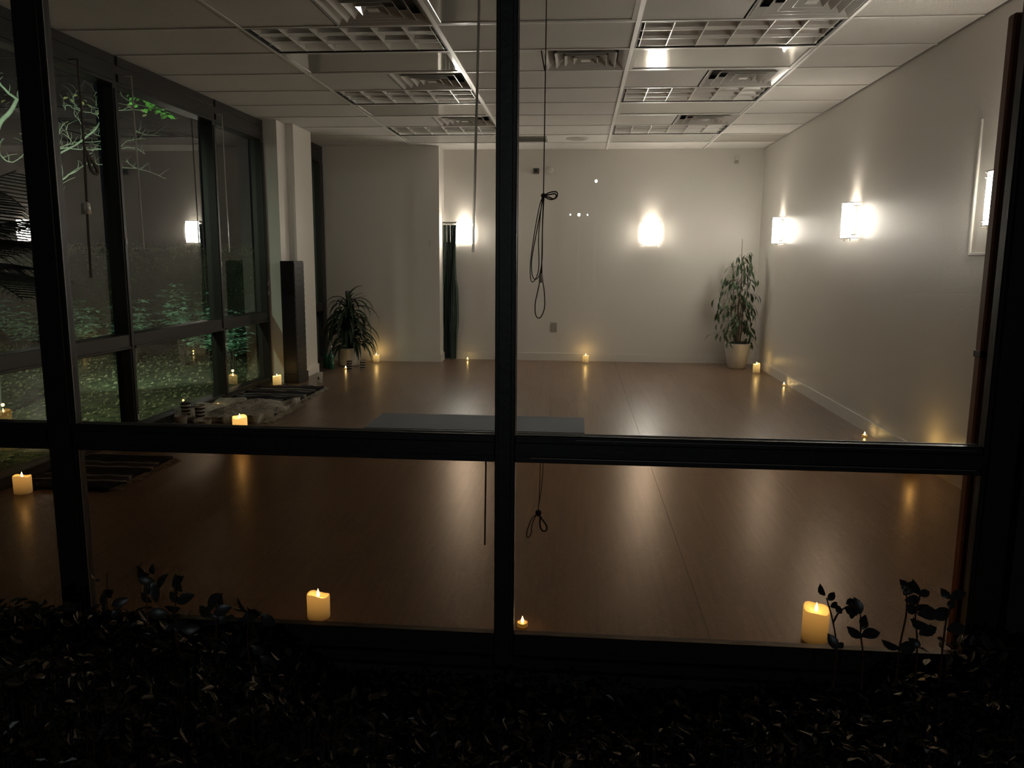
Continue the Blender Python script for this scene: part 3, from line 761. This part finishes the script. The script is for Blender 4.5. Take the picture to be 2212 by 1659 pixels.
# palm at the left edge, fronds reaching into view
t = thing('potted_palm', 'black silhouetted palm with feathery fronds at the left edge of the view', 'palm', (-2.78, 3.15, 0))
MB().lathe([(.13, 0), (.16, .02), (.18, .30), (.17, .30), (.165, .27), (.01, .27)], 28).build('pot', 'black', t, True)
MB().tube([(0, 0, .25), (.01, .0, .6), (0, .01, 1.30)], .035, 10, .028).build('trunk', 'stem', t)
def frond(L, droop, rise):
    mb = MB(); pts = []; x = z = 0
    for k in range(13):
        f = k/12; a = rise-droop*f; pts.append((x, 0, z)); x += L/12*cos(a); z += L/12*sin(a)
    mb.tube(pts, .006, 5, .002)
    for k in range(2, 24):
        f = k/24; i = min(11, int(f*12)); g = f*12-i; p = Vector(pts[i]).lerp(Vector(pts[i+1]), g)
        ll = .30*sin(pi*min(1, f*.85+.12))*(L/.7); 
        for s in (-1, 1):
            q = p+Vector((ll*.62, s*ll*.75, -.10*ll)); q2 = p+Vector((ll*.95, s*ll*1.0, -.45*ll)); wv = .003
            n = len(mb.v); d = Vector((.0, 0, wv))
            mb.v += [tuple(p-d), tuple(p+d), tuple(q-d+Vector((wv*.5, 0, 0))), tuple(q+d), tuple(q2)]
            mb.f += [(n, n+2, n+3, n+1), (n+2, n+4, n+3)]
    return mb
for k, (az, L, dr, rs, z0) in enumerate([(-.35, .60, .9, .95, 1.16), (.35, .58, .9, .75, 1.16), (.0, .56, .9, .60, 1.14), (-.5, .54, .8, .40, 1.12), (.6, .55, .9, .35, 1.12), 
                                          (1.6, .45, 1.4, 1.2, 1.15), (-1.6, .45, 1.4, 1.2, 1.15), (2.9, .36, 1.6, 1.3, 1.15), (-.2, .55, .7, .10, 1.14), (.1, .60, .9, 1.15, 1.16), (.1, .52, .9, .45, 1.2)]):
    o = frond(L, dr, rs).build('frond', 'palm', t); o.location = (0, 0, z0+.13); o.rotation_euler = (0, 0, az)

# ================================================================ BLIND CORDS AND WANDS
YC = 2.56
def loop(pts, r=.0022): return MB().tube(pts, r, 5)
def smooth_pts(P, n=6):
    P = [Vector(p) for p in P]; out = []
    for i in range(len(P)-1):
        p0, p1, p2, p3 = P[max(i-1, 0)], P[i], P[i+1], P[min(i+2, len(P)-1)]
        for k in range(n):
            s = k/n; out.append(.5*((2*p1)+(-p0+p2)*s+(2*p0-5*p1+4*p2-p3)*s*s+(-p0+3*p1-3*p2+p3)*s**3))
    out.append(P[-1]); return out
def L_(P, r=.0021): return MB().tube(smooth_pts(P), r, 5)
t = thing('knotted_cord', 'long brown blind cord knotted into loops right of the central mullion', 'cord', (-.117, YC, 1.53))
L_([(0, 0, 1.19), (.001, 0, .6), (0, 0, 0)], .0018).build('cord_line', 'cord', t)
L_([(0, 0, .0), (-.012, 0, -.03), (-.028, 0, -.12), (-.040, .004, -.22), (-.036, 0, -.27), (-.022, 0, -.262), (-.012, 0, -.22), (-.014, 0, -.12), (-.004, 0, -.01)], .0016).build('upper_loop', 'cord', t)
L_([(0, 0, .0), (-.022, .004, -.12), (-.036, .004, -.21), (-.030, .004, -.26), (-.012, .004, -.255), (-.002, .004, -.20), (-.002, .004, -.1), (.002, 0, 0)], .0016).build('upper_loop', 'cord', t)
L_([(-.004, 0, -.23), (-.010, 0, -.28), (-.022, 0, -.34), (-.020, 0, -.38), (-.006, 0, -.388), (.008, 0, -.355), (.006, 0, -.30), (-.002, 0, -.24), (-.002, 0, -.1), (0, 0, 0)], .0018).build('lower_loop', 'cord', t)
L_([(0, 0, 0), (.02, 0, .010), (.040, 0, .012), (.044, 0, 0), (.034, 0, -.010), (.016, 0, -.004), (0, 0, 0)], .0022).build('bow', 'cord', t)
L_([(0, 0, 0), (.022, .004, .004), (.036, .004, .006), (.040, .004, -.004), (.026, .004, -.012), (.008, .004, -.006), (0, 0, 0)], .0022).build('bow', 'cord', t)
MB().lathe([(.002, -.008), (.008, -.004), (.008, .004), (.002, .008)], 10).build('knot', 'cord', t, True)
MB().lathe([(.003, 0), (.006, -.006), (.008, -.026), (.003, -.030)], 10, (-.004, 0, -.245)).build('tassel', 'wand', t, True)
YT = 2.475
t = thing('knotted_cord', 'short dark knotted cord hanging below the transom', 'cord', (-.116, YT, .510))
MB().tube([(.010, 0, .225), (.010, -.032, .225)], .003, 5).build('hook', 'hinge', t)
L_([(.004, 0, .225), (.003, 0, .1), (0, 0, 0)], .0011).build('cord_line', 'cord', t)
L_([(.016, 0, .225), (.010, 0, .1), (0, 0, .02)], .0011).build('cord_line', 'cord', t)
L_([(0, 0, -.004), (-.020, 0, -.02), (-.037, 0, -.065), (-.035, 0, -.088), (-.024, 0, -.075), (-.020, 0, -.04), (-.004, 0, -.004)], .0016).build('lower_loop', 'cord', t)
L_([(.004, 0, -.01), (.014, 0, -.025), (.027, 0, -.045), (.026, 0, -.06), (.014, 0, -.062), (.006, 0, -.045), (.006, 0, -.012)], .0028).build('bow', 'cord', t)
MB().lathe([(.002, -.014), (.010, -.006), (.010, .004), (.002, .010)], 10).build('knot', 'cord', t, True)
t = thing('blind_wand', 'thin white blind wand hanging left of the central mullion over the sconce', 'wand', (-.343, YC, 1.351))
MB().tube([(.022, 0, 1.24), (.019, 0, .74), (0, 0, 0)], .0045, 6).build('rod', 'wand', t)
MB().tube([(.022, 0, 1.24), (.022, 0, 1.27)], .007, 6).build('hook', 'plate', t)
t = thing('blind_wand', 'thin brown wand hanging below the transom left of the mullion', 'wand', (-.293, YT, .392))
MB().tube([(.004, 0, .335), (.004, -.032, .335)], .003, 5).build('hook', 'hinge', t)
MB().tube([(0, 0, 0), (.004, 0, .34)], .0030, 6).build('rod', 'stem', t)
for (y, z, top, lab) in [(5.64, 1.38, 2.60, 'pale blind wand hanging in the first wide left window'), (7.08, 1.376, 2.59, 'pale blind wand hanging just beyond the second left mullion')]:
    t = thing('blind_wand', lab, 'wand', (-3.21, y, z))
    MB().tube([(0, 0, 0), (0, -.02, top-z)], .0055, 6).build('rod', 'wand', t); MB().tube([(0, -.02, top-z), (-.05, -.02, top-z)], .004, 5).build('hook', 'plate', t)
t = thing('knotted_cord', 'dark knotted blind cord hanging in the left window before the tree', 'cord', (-3.21, 5.01, 2.02))
L_([(0, 0, .55), (0, 0, 0)], .007).build('cord_line', 'cord', t); MB().tube([(0, 0, .55), (-.07, 0, .55)], .004, 5).build('hook', 'hinge', t); L_([(0, 0, 0), (0, -.02, -.4), (0, -.03, -.83)], .009).build('cord_line', 'cord', t)
L_([(0, 0, 0), (0, .04, -.04), (0, .11, -.10), (0, .12, -.15), (0, .06, -.13), (0, .03, -.05), (0, 0, 0)], .011).build('bow', 'cord', t)
MB().lathe([(.006, 0), (.026, -.01), (.030, -.08), (.008, -.07)], 10, (0, -.03, -.34)).build('tassel', 'wand', t, True)

# ================================================================ OUTSIDE
# --- ground
vs = []; fs = []; n = 60
for j in range(n+1):
    for i in range(n+1):
        x = -22+24*i/n if False else -26+23.0*i/n; y = -2+24*j/n
        z = -.2+.03*nz(x, y, .8)+.02*nz(x, y, 2.5)
        vs.append((x, y, z))
for j in range(n):
    for i in range(n): a = j*(n+1)+i; fs.append((a, a+1, a+n+2, a+n+1))
me = bpy.data.meshes.new('lawn'); me.from_pydata(vs, [], fs); me.update(); me.materials.append(MT['lawn']); me.shade_smooth()
o = link('ground', me); struct(o, 'rough lawn in the garden beyond the left windows', 'ground')
o = MB().box(-3.0, 30, -40, 2.36, -.45, -.32).build('ground', 'soilout'); struct(o, 'dark planting bed in front of the window', 'ground')
o = MB().box(-26, 30, -40, -2, -.5, -.34).build('ground', 'soilout'); struct(o, 'dark ground behind the camera', 'ground')
rnd = random.Random(7)
# leaf litter and grass tufts on the lawn
mb = MB()
for k in range(14000):
    x = rnd.uniform(-11.5, -3.5); y = rnd.uniform(4.3, 15.5)
    if x/y < -.95 or x/y > -.38: continue
    z = -.2+.03*nz(x, y, .8)+.02*nz(x, y, 2.5)+.002; s = rnd.uniform(.010, .032); a = rnd.random()*pi
    dx, dy = s*cos(a), s*sin(a); tz = rnd.uniform(.0, .035)
    nn = len(mb.v); mb.v += [(x-dx, y-dy, z), (x-dy*.4, y+dx*.4, z+tz), (x+dx, y+dy, z+rnd.uniform(0, .02)), (x+dy*.4, y-dx*.4, z+.004)]
    mb.f.append((nn, nn+1, nn+2, nn+3))
o = mb.build('leaf_litter', 'litter'); tag(o, 'fallen leaves and grass tufts scattered over the garden lawn', 'leaves', kind='stuff')
# --- far hedge
t = thing('garden_hedge', 'clipped hedge with glinting leaves across the far end of the garden', 'hedge', (-8, 13.4, -.2))
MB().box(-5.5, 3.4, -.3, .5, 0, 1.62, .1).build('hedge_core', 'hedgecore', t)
mb = MB()
for k in range(7000):
    x = rnd.uniform(-5.6, 3.5); side = rnd.random() < .75
    y = rnd.uniform(-.38, -.26) if side else rnd.uniform(-.35, .5); z = rnd.uniform(.3, 1.70) if side else rnd.uniform(1.6, 1.76)+.05*nz(x, 0, 3)
    s = rnd.uniform(.02, .045); e = Euler((rnd.uniform(-1, 1), rnd.uniform(-1, 1), rnd.uniform(0, 6))); M3 = e.to_matrix()
    q = [Vector((x, y, z))+M3 @ Vector(v)*s for v in ((-1, 0, 0), (0, -.45, .1), (1, 0, 0), (0, .45, .1))]
    nn = len(mb.v); mb.v += [tuple(v) for v in q]; mb.f.append((nn, nn+1, nn+2, nn+3))
o = mb.build('hedge_leaves', 'hedge', t); o['kind'] = 'stuff'
# --- garden shrubs: thin arching stems with flat leaf tiers
def shrub(x, y, h, wd, ns, lab, seed):
    h *= 1.22
    r = random.Random(seed); t = thing('garden_shrub', lab, 'shrub', (x, y, -.2), 0, 'lit shrubs in the garden')
    st = MB(); lv = MB()
    for k in range(ns):
        az = r.random()*2*pi; rr = wd*r.uniform(.3, 1); hh = h*r.uniform(.45, 1.0)*(1-.35*rr/wd)
        p = [(0.03*cos(az), .03*sin(az), 0), (rr*.35*cos(az), rr*.35*sin(az), hh*.5), (rr*cos(az), rr*sin(az), hh)]
        st.tube(smooth_pts(p, 3), .005, 4, .002)
        for tier in range(4):
            f = 1-.13*tier; c = Vector(p[1]).lerp(Vector(p[2]), max(0, (f-.5)*2)); 
            for q in range(14):
                a2 = r.random()*2*pi; d = r.uniform(.02, .17); s = r.uniform(.032, .062)
                b = c+Vector((d*cos(a2), d*sin(a2), r.uniform(-.015, .02))); a3 = a2+r.uniform(-.6, .6)
                u = Vector((cos(a3), sin(a3), r.uniform(-.3, .1)))*s; v = Vector((-sin(a3), cos(a3), r.uniform(-.2, .2)))*s*.42
                nn = len(lv.v); lv.v += [tuple(b-u), tuple(b-v), tuple(b+u), tuple(b+v)]; lv.f.append((nn, nn+1, nn+2, nn+3))
    st.build('stems', 'stem', t); o = lv.build('foliage', 'shrub', t); o['kind'] = 'stuff'
for a in [(-5.55, 10.6, 1.40, .38, 13, 'tallest lit shrub with flat leaf tiers in the second left window', 1), (-5.15, 10.9, .85, .40, 14, 'low bushy shrub beside the second left mullion', 2),
          (-6.45, 10.9, .88, .50, 16, 'pale green shrub just right of the first left mullion', 3), (-7.3, 11.1, .85, .55, 16, 'low twiggy shrub in the first left window pane', 4),
          (-8.6, 11.4, .9, .55, 14, 'shrub half hidden by the left post', 5), (-5.9, 11.9, .80, .45, 12, 'shrub behind the tallest lit shrub', 6), (-4.75, 10.4, .8, .3, 9, 'dark green shrub nearest the building corner', 8)]:
    shrub(*a)
# --- the tree
BR = {
  'trunk': [(-5.539, 7.0, 0.246), (-5.512, 7.0, 0.689), (-5.46, 7.0, 1.297), (-5.409, 7.0, 1.888), (-5.362, 7.0, 2.26), (-5.283, 7.0, 2.504), (-5.165, 7.0, 2.617), (-5.092, 7.0, 2.724), (-5.026, 7.0, 2.863), (-4.932, 7.0, 3.021)],
  'b1': [(-5.165, 7.1, 2.744), (-5.045, 7.1, 2.396), (-4.922, 7.1, 2.263), (-4.786, 7.1, 2.271), (-4.571, 7.1, 2.434), (-4.406, 7.1, 2.547), (-4.269, 7.1, 2.603), (-4.113, 7.1, 2.634), (-4.002, 7.1, 2.65)],
  'b2': [(-4.947, 7.2, 2.264), (-4.851, 7.2, 2.318), (-4.689, 7.2, 2.346), (-4.641, 7.2, 2.375), (-4.504, 7.2, 2.399), (-4.425, 7.2, 2.424)],
  'b3': [(-4.741, 6.9, 2.225), (-4.651, 6.9, 2.252), (-4.518, 6.9, 2.272), (-4.345, 6.9, 2.263), (-4.169, 6.9, 2.306), (-4.072, 6.9, 2.338)],
  'b3b': [(-4.408, 7.0, 2.277), (-4.32, 7.0, 2.281), (-4.233, 7.0, 2.268), (-4.064, 7.0, 2.308), (-3.971, 7.0, 2.263), (-3.895, 7.0, 2.243)],
  'b4': [(-5.056, 7.3, 1.826), (-4.928, 7.3, 1.956), (-4.851, 7.3, 2.042), (-4.759, 7.3, 2.135), (-4.721, 7.3, 2.212), (-4.683, 7.3, 2.276), (-4.642, 7.3, 2.33)],
  'b5': [(-5.053, 7.5, 2.791), (-4.951, 7.5, 2.721), (-4.878, 7.5, 2.746), (-4.811, 7.5, 2.712), (-4.671, 7.5, 2.698), (-4.516, 7.5, 2.709), (-4.366, 7.5, 2.725)],
  'b5b': [(-4.811, 7.5, 2.712), (-4.814, 7.5, 2.788), (-4.811, 7.5, 2.882), (-4.826, 7.5, 2.925)],
  'b5c': [(-4.895, 7.5, 2.823), (-4.846, 7.5, 2.789), (-4.812, 7.5, 2.754)],
  'b6': [(-4.775, 7.1, 2.497), (-4.753, 7.1, 2.444), (-4.732, 7.1, 2.374), (-4.774, 7.1, 2.304)],
  'b6b': [(-4.695, 7.1, 2.549), (-4.712, 7.1, 2.456), (-4.741, 7.1, 2.374)],
  'b6c': [(-4.686, 7.1, 2.394), (-4.644, 7.1, 2.467), (-4.63, 7.1, 2.525)],
  'b7': [(-4.497, 7.6, 2.269), (-4.413, 7.6, 2.247), (-4.322, 7.6, 2.194), (-4.207, 7.6, 2.15), (-4.106, 7.6, 2.097)],
  'b7b': [(-4.822, 7.6, 2.204), (-4.701, 7.6, 2.221), (-4.584, 7.6, 2.194), (-4.412, 7.6, 2.198), (-4.322, 7.6, 2.194)],
  'b7c': [(-4.33, 7.4, 2.411), (-4.191, 7.4, 2.419), (-4.09, 7.4, 2.427)],
  'b7d': [(-4.204, 7.4, 2.503), (-4.159, 7.4, 2.486), (-4.105, 7.4, 2.469), (-4.022, 7.4, 2.477)],
  'b8': [(-4.833, 7.7, 2.813), (-4.762, 7.7, 2.865), (-4.711, 7.7, 2.9), (-4.646, 7.7, 2.934), (-4.563, 7.7, 2.972)],
  'b9': [(-4.366, 7.0, 2.53), (-4.38, 7.0, 2.458), (-4.331, 7.0, 2.418), (-4.277, 7.0, 2.377), (-4.265, 7.0, 2.317)],
  'b9b': [(-4.26, 7.0, 2.377), (-4.238, 7.0, 2.437), (-4.253, 7.0, 2.466)],
  'b10': [(-4.448, 7.6, 2.942), (-4.393, 7.6, 2.855), (-4.281, 7.6, 2.777), (-4.096, 7.6, 2.758), (-3.956, 7.6, 2.749), (-3.82, 7.6, 2.692), (-3.684, 7.6, 2.643)],
  'b10b': [(-4.445, 7.6, 2.976), (-4.318, 7.6, 2.919), (-4.182, 7.6, 2.862), (-4.046, 7.6, 2.809), (-3.964, 7.6, 2.774)],
  'b11': [(-5.02, 6.9, 2.704), (-5.08, 6.9, 2.803), (-5.137, 6.9, 2.883), (-5.216, 6.9, 2.962)],
  'b12': [(-5.414, 7.2, 2.412), (-5.381, 7.2, 2.286), (-5.33, 7.2, 2.193), (-5.266, 7.2, 2.286), (-5.231, 7.2, 2.411)],
  'b13': [(-4.543, 7.1, 2.508), (-4.546, 7.1, 2.577), (-4.587, 7.1, 2.618)],
  'b14': [(-4.445, 7.2, 2.581), (-4.409, 7.2, 2.638), (-4.335, 7.2, 2.67)],
}
LF1 = [(-4.934, 7.5, 2.917), (-4.912, 7.5, 2.9), (-4.834, 7.5, 2.933), (-4.808, 7.5, 2.908), (-4.782, 7.5, 2.89), (-4.811, 7.5, 2.874), (-4.748, 7.5, 2.848), (-4.599, 7.5, 2.787), (-4.614, 7.5, 2.77), (-4.29, 7.5, 2.826), (-4.312, 7.5, 2.843), (-4.199, 7.5, 2.8), (-4.24, 7.5, 2.813), (-4.168, 7.5, 2.783), (-5.572, 7.5, 2.898), (-5.527, 7.5, 2.876), (-4.018, 7.5, 2.756), (-4.152, 7.5, 2.749)]
LF2 = [(-4.373, 7.65, 2.975), (-4.129, 7.574, 2.856), (-4.128, 7.496, 2.852), (-4.313, 7.558, 2.89), (-4.135, 7.473, 2.861), (-3.978, 7.571, 2.756), (-4.099, 7.603, 2.827), (-3.954, 7.539, 2.748), (-4.142, 7.832, 2.811), (-4.131, 7.72, 2.831), (-4.208, 7.565, 2.889), (-4.009, 7.611, 2.764), (-4.325, 7.723, 2.966), (-4.31, 7.633, 2.929), (-4.033, 7.471, 2.81), (-4.163, 7.769, 2.84), (-4.107, 7.733, 2.807), (-4.362, 7.67, 2.931), (-3.977, 7.506, 2.768), (-4.261, 7.683, 2.946), (-4.312, 7.607, 2.928), (-4.018, 7.356, 2.79), (-4.11, 7.739, 2.796), (-3.985, 7.341, 2.811), (-4.023, 7.527, 2.778), (-4.253, 7.643, 2.911), (-4.297, 7.597, 2.856), (-4.372, 7.802, 2.959), (-4.061, 7.737, 2.781), (-4.105, 7.504, 2.853), (-4.011, 7.425, 2.764), (-4.122, 7.627, 2.842), (-4.04, 7.392, 2.841), (-4.386, 7.691, 2.893), (-4.085, 7.635, 2.816), (-4.115, 7.505, 2.825), (-4.259, 7.665, 2.891), (-4.325, 7.78, 2.856), (-4.16, 7.559, 2.903), (-3.863, 7.327, 2.712), (-3.915, 7.444, 2.721), (-4.052, 7.605, 2.811), (-4.174, 7.576, 2.82), (-4.263, 7.811, 2.893), (-4.075, 7.471, 2.797), (-4.322, 7.781, 2.93)]

t = thing('garden_tree', 'bare branched tree lit green from below, bright leaves at its top', 'tree', (-5.54, 7.0, -.2))
def rel(P): return [(a+5.54, b-7.0, c+.2) for a, b, c in P]
P = rel(BR['trunk']); P = [(P[0][0]-.02, 0, 0)]+P
MB().tube(smooth_pts(P, 4), .034, 10, .012).build('trunk', 'bark', t, True)
thick = {'b1': (.012, .004), 'b4': (.010, .004), 'b2': (.005, .002), 'b3': (.005, .002), 'b12': (.007, .003), 'b11': (.012, .004), 'b5': (.004, .0018)}
rb = random.Random(4)
for k in BR:
    if k == 'trunk': continue
    a, b = thick.get(k, (.0038, .0015)); P = rel(BR[k]); Q = []
    sp = smooth_pts(P, 4)
    for i, p in enumerate(sp):
        Q.append((p[0]+rb.uniform(-.006, .006), p[1]+.10*sin(i*.35+len(k)), p[2]+rb.uniform(-.006, .006)))
    mb = MB().tube(Q, a, 6, b)
    for i in range(2, len(Q)-1, 2):       # short side twigs
        d = Vector((rb.uniform(-1, 1), rb.uniform(-1, 1), rb.uniform(.1, 1.2))).normalized()*rb.uniform(.05, .16)
        q = Vector(Q[i]); mb.tube([q, q+d*.5+Vector((.01, 0, .01)), q+d], b*.9, 4, b*.4)
    mb.build('branch', 'bark', t)
tlm = [leafmesh('leaf', 'treeleaf', .075, .05, .2), leafmesh('leaf', 'treeleafy', .065, .042, .2)]
for k, p in enumerate(LF1+LF2):
    y = k < len(LF1)
    o = link('leaf', tlm[1 if y else 0], t); o.location = (p[0]+5.54, p[1]-7.0, p[2]+.2-.075)
    o.rotation_euler = (rb.uniform(-.5, .5), rb.uniform(-.3, .5), rb.uniform(0, 6.28)); s = rb.uniform(.6, 1.05); o.scale = (s,)*3

# --- front hedge, dark, under the window
rh = random.Random(21)
def front_h(x, y):
    h = .005+.04*nz(x, y, 2.2, 3)+.03*nz(x, y, 6, 1)
    if x < -.75: h += min(.30, (-.75-x)*.42)*(.75+.35*nz(x, y, 4, 8))
    if x > .88: h += min(.30, (x-.88)*1.0)*(.8+.3*nz(x, y, 4, 2))
    return h
base_leaf = []
mb = MB()
for k in range(17000):
    x = rh.uniform(-2.6, 2.6); y = rh.uniform(1.25, 2.325); dep = abs(rh.gauss(0, .05))
    hh = front_h(x, y)
    if hh > .02 and rh.random() < .25: dep = rh.uniform(0, .3)
    z = hh-dep; L = rh.uniform(.014, .026)
    M3 = Euler((rh.uniform(-.9, .9), rh.uniform(-1.0, .5), rh.uniform(0, 6.28))).to_matrix(); c = Vector((x, y, z))
    q = [c+M3 @ Vector(v)*L for v in ((-1, 0, 0), (-.3, -.42, .10), (.45, -.36, .10), (1, 0, -.08), (.45, .36, .10), (-.3, .42, .10))]
    nn = len(mb.v); mb.v += [tuple(v) for v in q]; mb.f += [(nn, nn+1, nn+2, nn+3), (nn, nn+3, nn+4, nn+5)]
o = mb.build('hedge', 'bush'); tag(o, 'dark clipped hedge filling the foreground under the window', 'hedge', kind='stuff')
mb = MB()
for k in range(500):
    x = rh.uniform(-2.6, 2.6); y = rh.uniform(1.3, 2.33); h = front_h(x, y)
    mb.tube([(x+rh.uniform(-.03, .03), y+rh.uniform(-.03, .0), -.33), (x, y, h-.01)], .003, 4, .002)
o = mb.build('hedge_stems', 'twig'); tag(o, 'thin stems inside the dark foreground hedge', 'stems', kind='stuff')
# --- sprigs standing up before the glass
lm = leafmesh('leaf', 'bush', .052, .030, .25, .3); lm2 = leafmesh('leaf', 'bush', .040, .027, .5, .35)
def sprig(lab, stemP, leaves, rad=.0032):
    x0, y0, z0 = stemP[0][0]; t = thing('hedge_sprig', lab, 'sprig', (x0, y0, z0), 0, 'hedge sprigs before the window')
    for P in stemP: MB().tube(smooth_pts([(a-x0, b-y0, c-z0) for a, b, c in P], 4), rad, 5, rad*.6).build('stalk', 'twig', t)
    for (x, z, ang, s) in leaves:
        o = link('leaf', lm if s > .9 else lm2, t); yv = rh.uniform(-.02, .02)
        o.matrix_local = Matrix.Translation((x-x0, yv, z-z0)) @ Matrix.Rotation(-ang, 4, 'Y') @ Matrix.Rotation(rh.uniform(.7, 1.7), 4, 'X') @ Matrix.Scale(s, 4)
YS = 2.20
sprig('dark leafy sprig overlapping the tall candle on the right', [[(.765, YS, .10), (.767, YS, .215), (.752, YS, .30), (.728, YS, .375)], [(.752, YS, .30), (.768, YS, .335), (.80, YS, .355), (.812, YS, .338)]],
      [(.728, .375, 2.3, .9), (.728, .375, .9, .8), (.738, .352, .5, .7), (.768, .335, 2.2, .7), (.780, .350, -.6, .9), (.790, .352, .5, .9), (.800, .350, -1.2, 1.0), (.765, .225, 2.1, 1.0), (.766, .228, .4, .7), (.812, .338, .5, .9), (.812, .338, -.9, .8)])
sprig('small five leaved sprig right of the tall candle', [[(.845, YS, .10), (.843, YS, .20), (.832, YS, .265), (.826, YS, .33)]],
      [(.826, .33, 1.9, 1.0), (.830, .300, 1.7, .9), (.832, .262, 2.6, 1.0), (.834, .262, .35, 1.15), (.842, .205, -.4, .8), (.829, .29, 1.2, .9)])
sprig('tall red stemmed sprig with a curled tip leaf near the right jamb', [[(.94, YS, .12), (.943, YS, .24), (.952, YS, .33), (.950, YS, .385), (.940, YS, .42)]],
      [(.945, .425, 2.6, .8), (.950, .385, 1.0, 1.0), (.952, .37, .1, 1.0), (.955, .36, -.7, 1.0), (.95, .40, 2.0, .7), (.940, .235, 2.9, 1.1), (.94, .225, .2, 1.2)])
sprig('bushy sprig against the brown door edge', [[(.995, YS, .10), (.990, YS, .25), (.978, YS, .33), (.985, YS, .395)], [(1.06, YS, .12), (1.062, YS, .30), (1.070, YS, .385)]],
      [(.985, .395, 2.2, 1.0), (.985, .392, .6, .9), (.98, .36, -.4, 1.1), (.98, .34, .2, 1.2), (.988, .30, 2.4, .9), (.99, .28, .5, 1.1), (.99, .25, 2.6, .9), (1.07, .385, 2.4, .9), (1.07, .385, .6, 1.0), (1.065, .36, 1.4, .8), (1.05, .32, 2.8, 1.2), (1.06, .30, .2, 1.2), (1.02, .33, .3, 1.3), (1.02, .30, 2.9, 1.2)])
for (x, z, lab) in [(-1.44, .36, 'dark round leaved sprig rising beside the left post'), (-1.31, .365, 'dark sprig second from the left post'), (-1.22, .33, 'dark sprig low in the left pane'), (-1.09, .275, 'dark low sprig left of the front candle'), (-.99, .262, 'dark sprig nearest the front candle on the left')]:
    lv = []
    for k in range(11): lv.append((x+rh.uniform(-.03, .03), z-rh.uniform(0, .16), rh.uniform(-.8, 4), rh.uniform(.8, 1.25)))
    sprig(lab, [[(x+.01, YS, .0), (x-.01, YS, z*.5), (x, YS, z)]], lv)

# --- street lamps far behind the camera (they show as pin points mirrored in the front glass)
def street_lamp(x, y, z, lab, heads):
    t = thing('street_lamp', lab, 'street lamp', (x, y, -.34), 0, 'distant street lamps')
    MB().lathe([(.12, 0), (.12, .3), (.07, .34), (.05, z+.2)], 14).build('pole', 'lamppole', t, True)
    if len(heads) > 1: MB().tube([(min(heads), 0, z+.42), (max(heads), 0, z+.42)], .03, 8).build('cross_arm', 'lamppole', t)
    for h in heads:
        r = .055 if h == 0 else .030
        MB().lathe([(.02, .06+r), (r*.8, .05+r), (r, .03+r)], 16, (h, 0, z+.34)).build('lamp_cap', 'lamppole', t)
        MB().lathe([(r*.3, -r), (r*.8, -r*.5), (r, 0), (r*.8, r*.5), (r*.3, r)], 14, (h, 0, z+.34)).build('lamp_globe', 'lamp', t, True)
street_lamp(-.04, -25.1, 3.0, 'three headed street lamp behind the camera mirrored in the glass', [-.32, 0, .32])
street_lamp(.57, -25.1, 4.22, 'single street lamp behind the camera mirrored in the glass', [0])
light('street_lamp_light', 'SPOT', (-.04, -24.95, 3.0), 700, (.92, .97, 1.0), .035, (0, 2, 0), radians(30), .8)
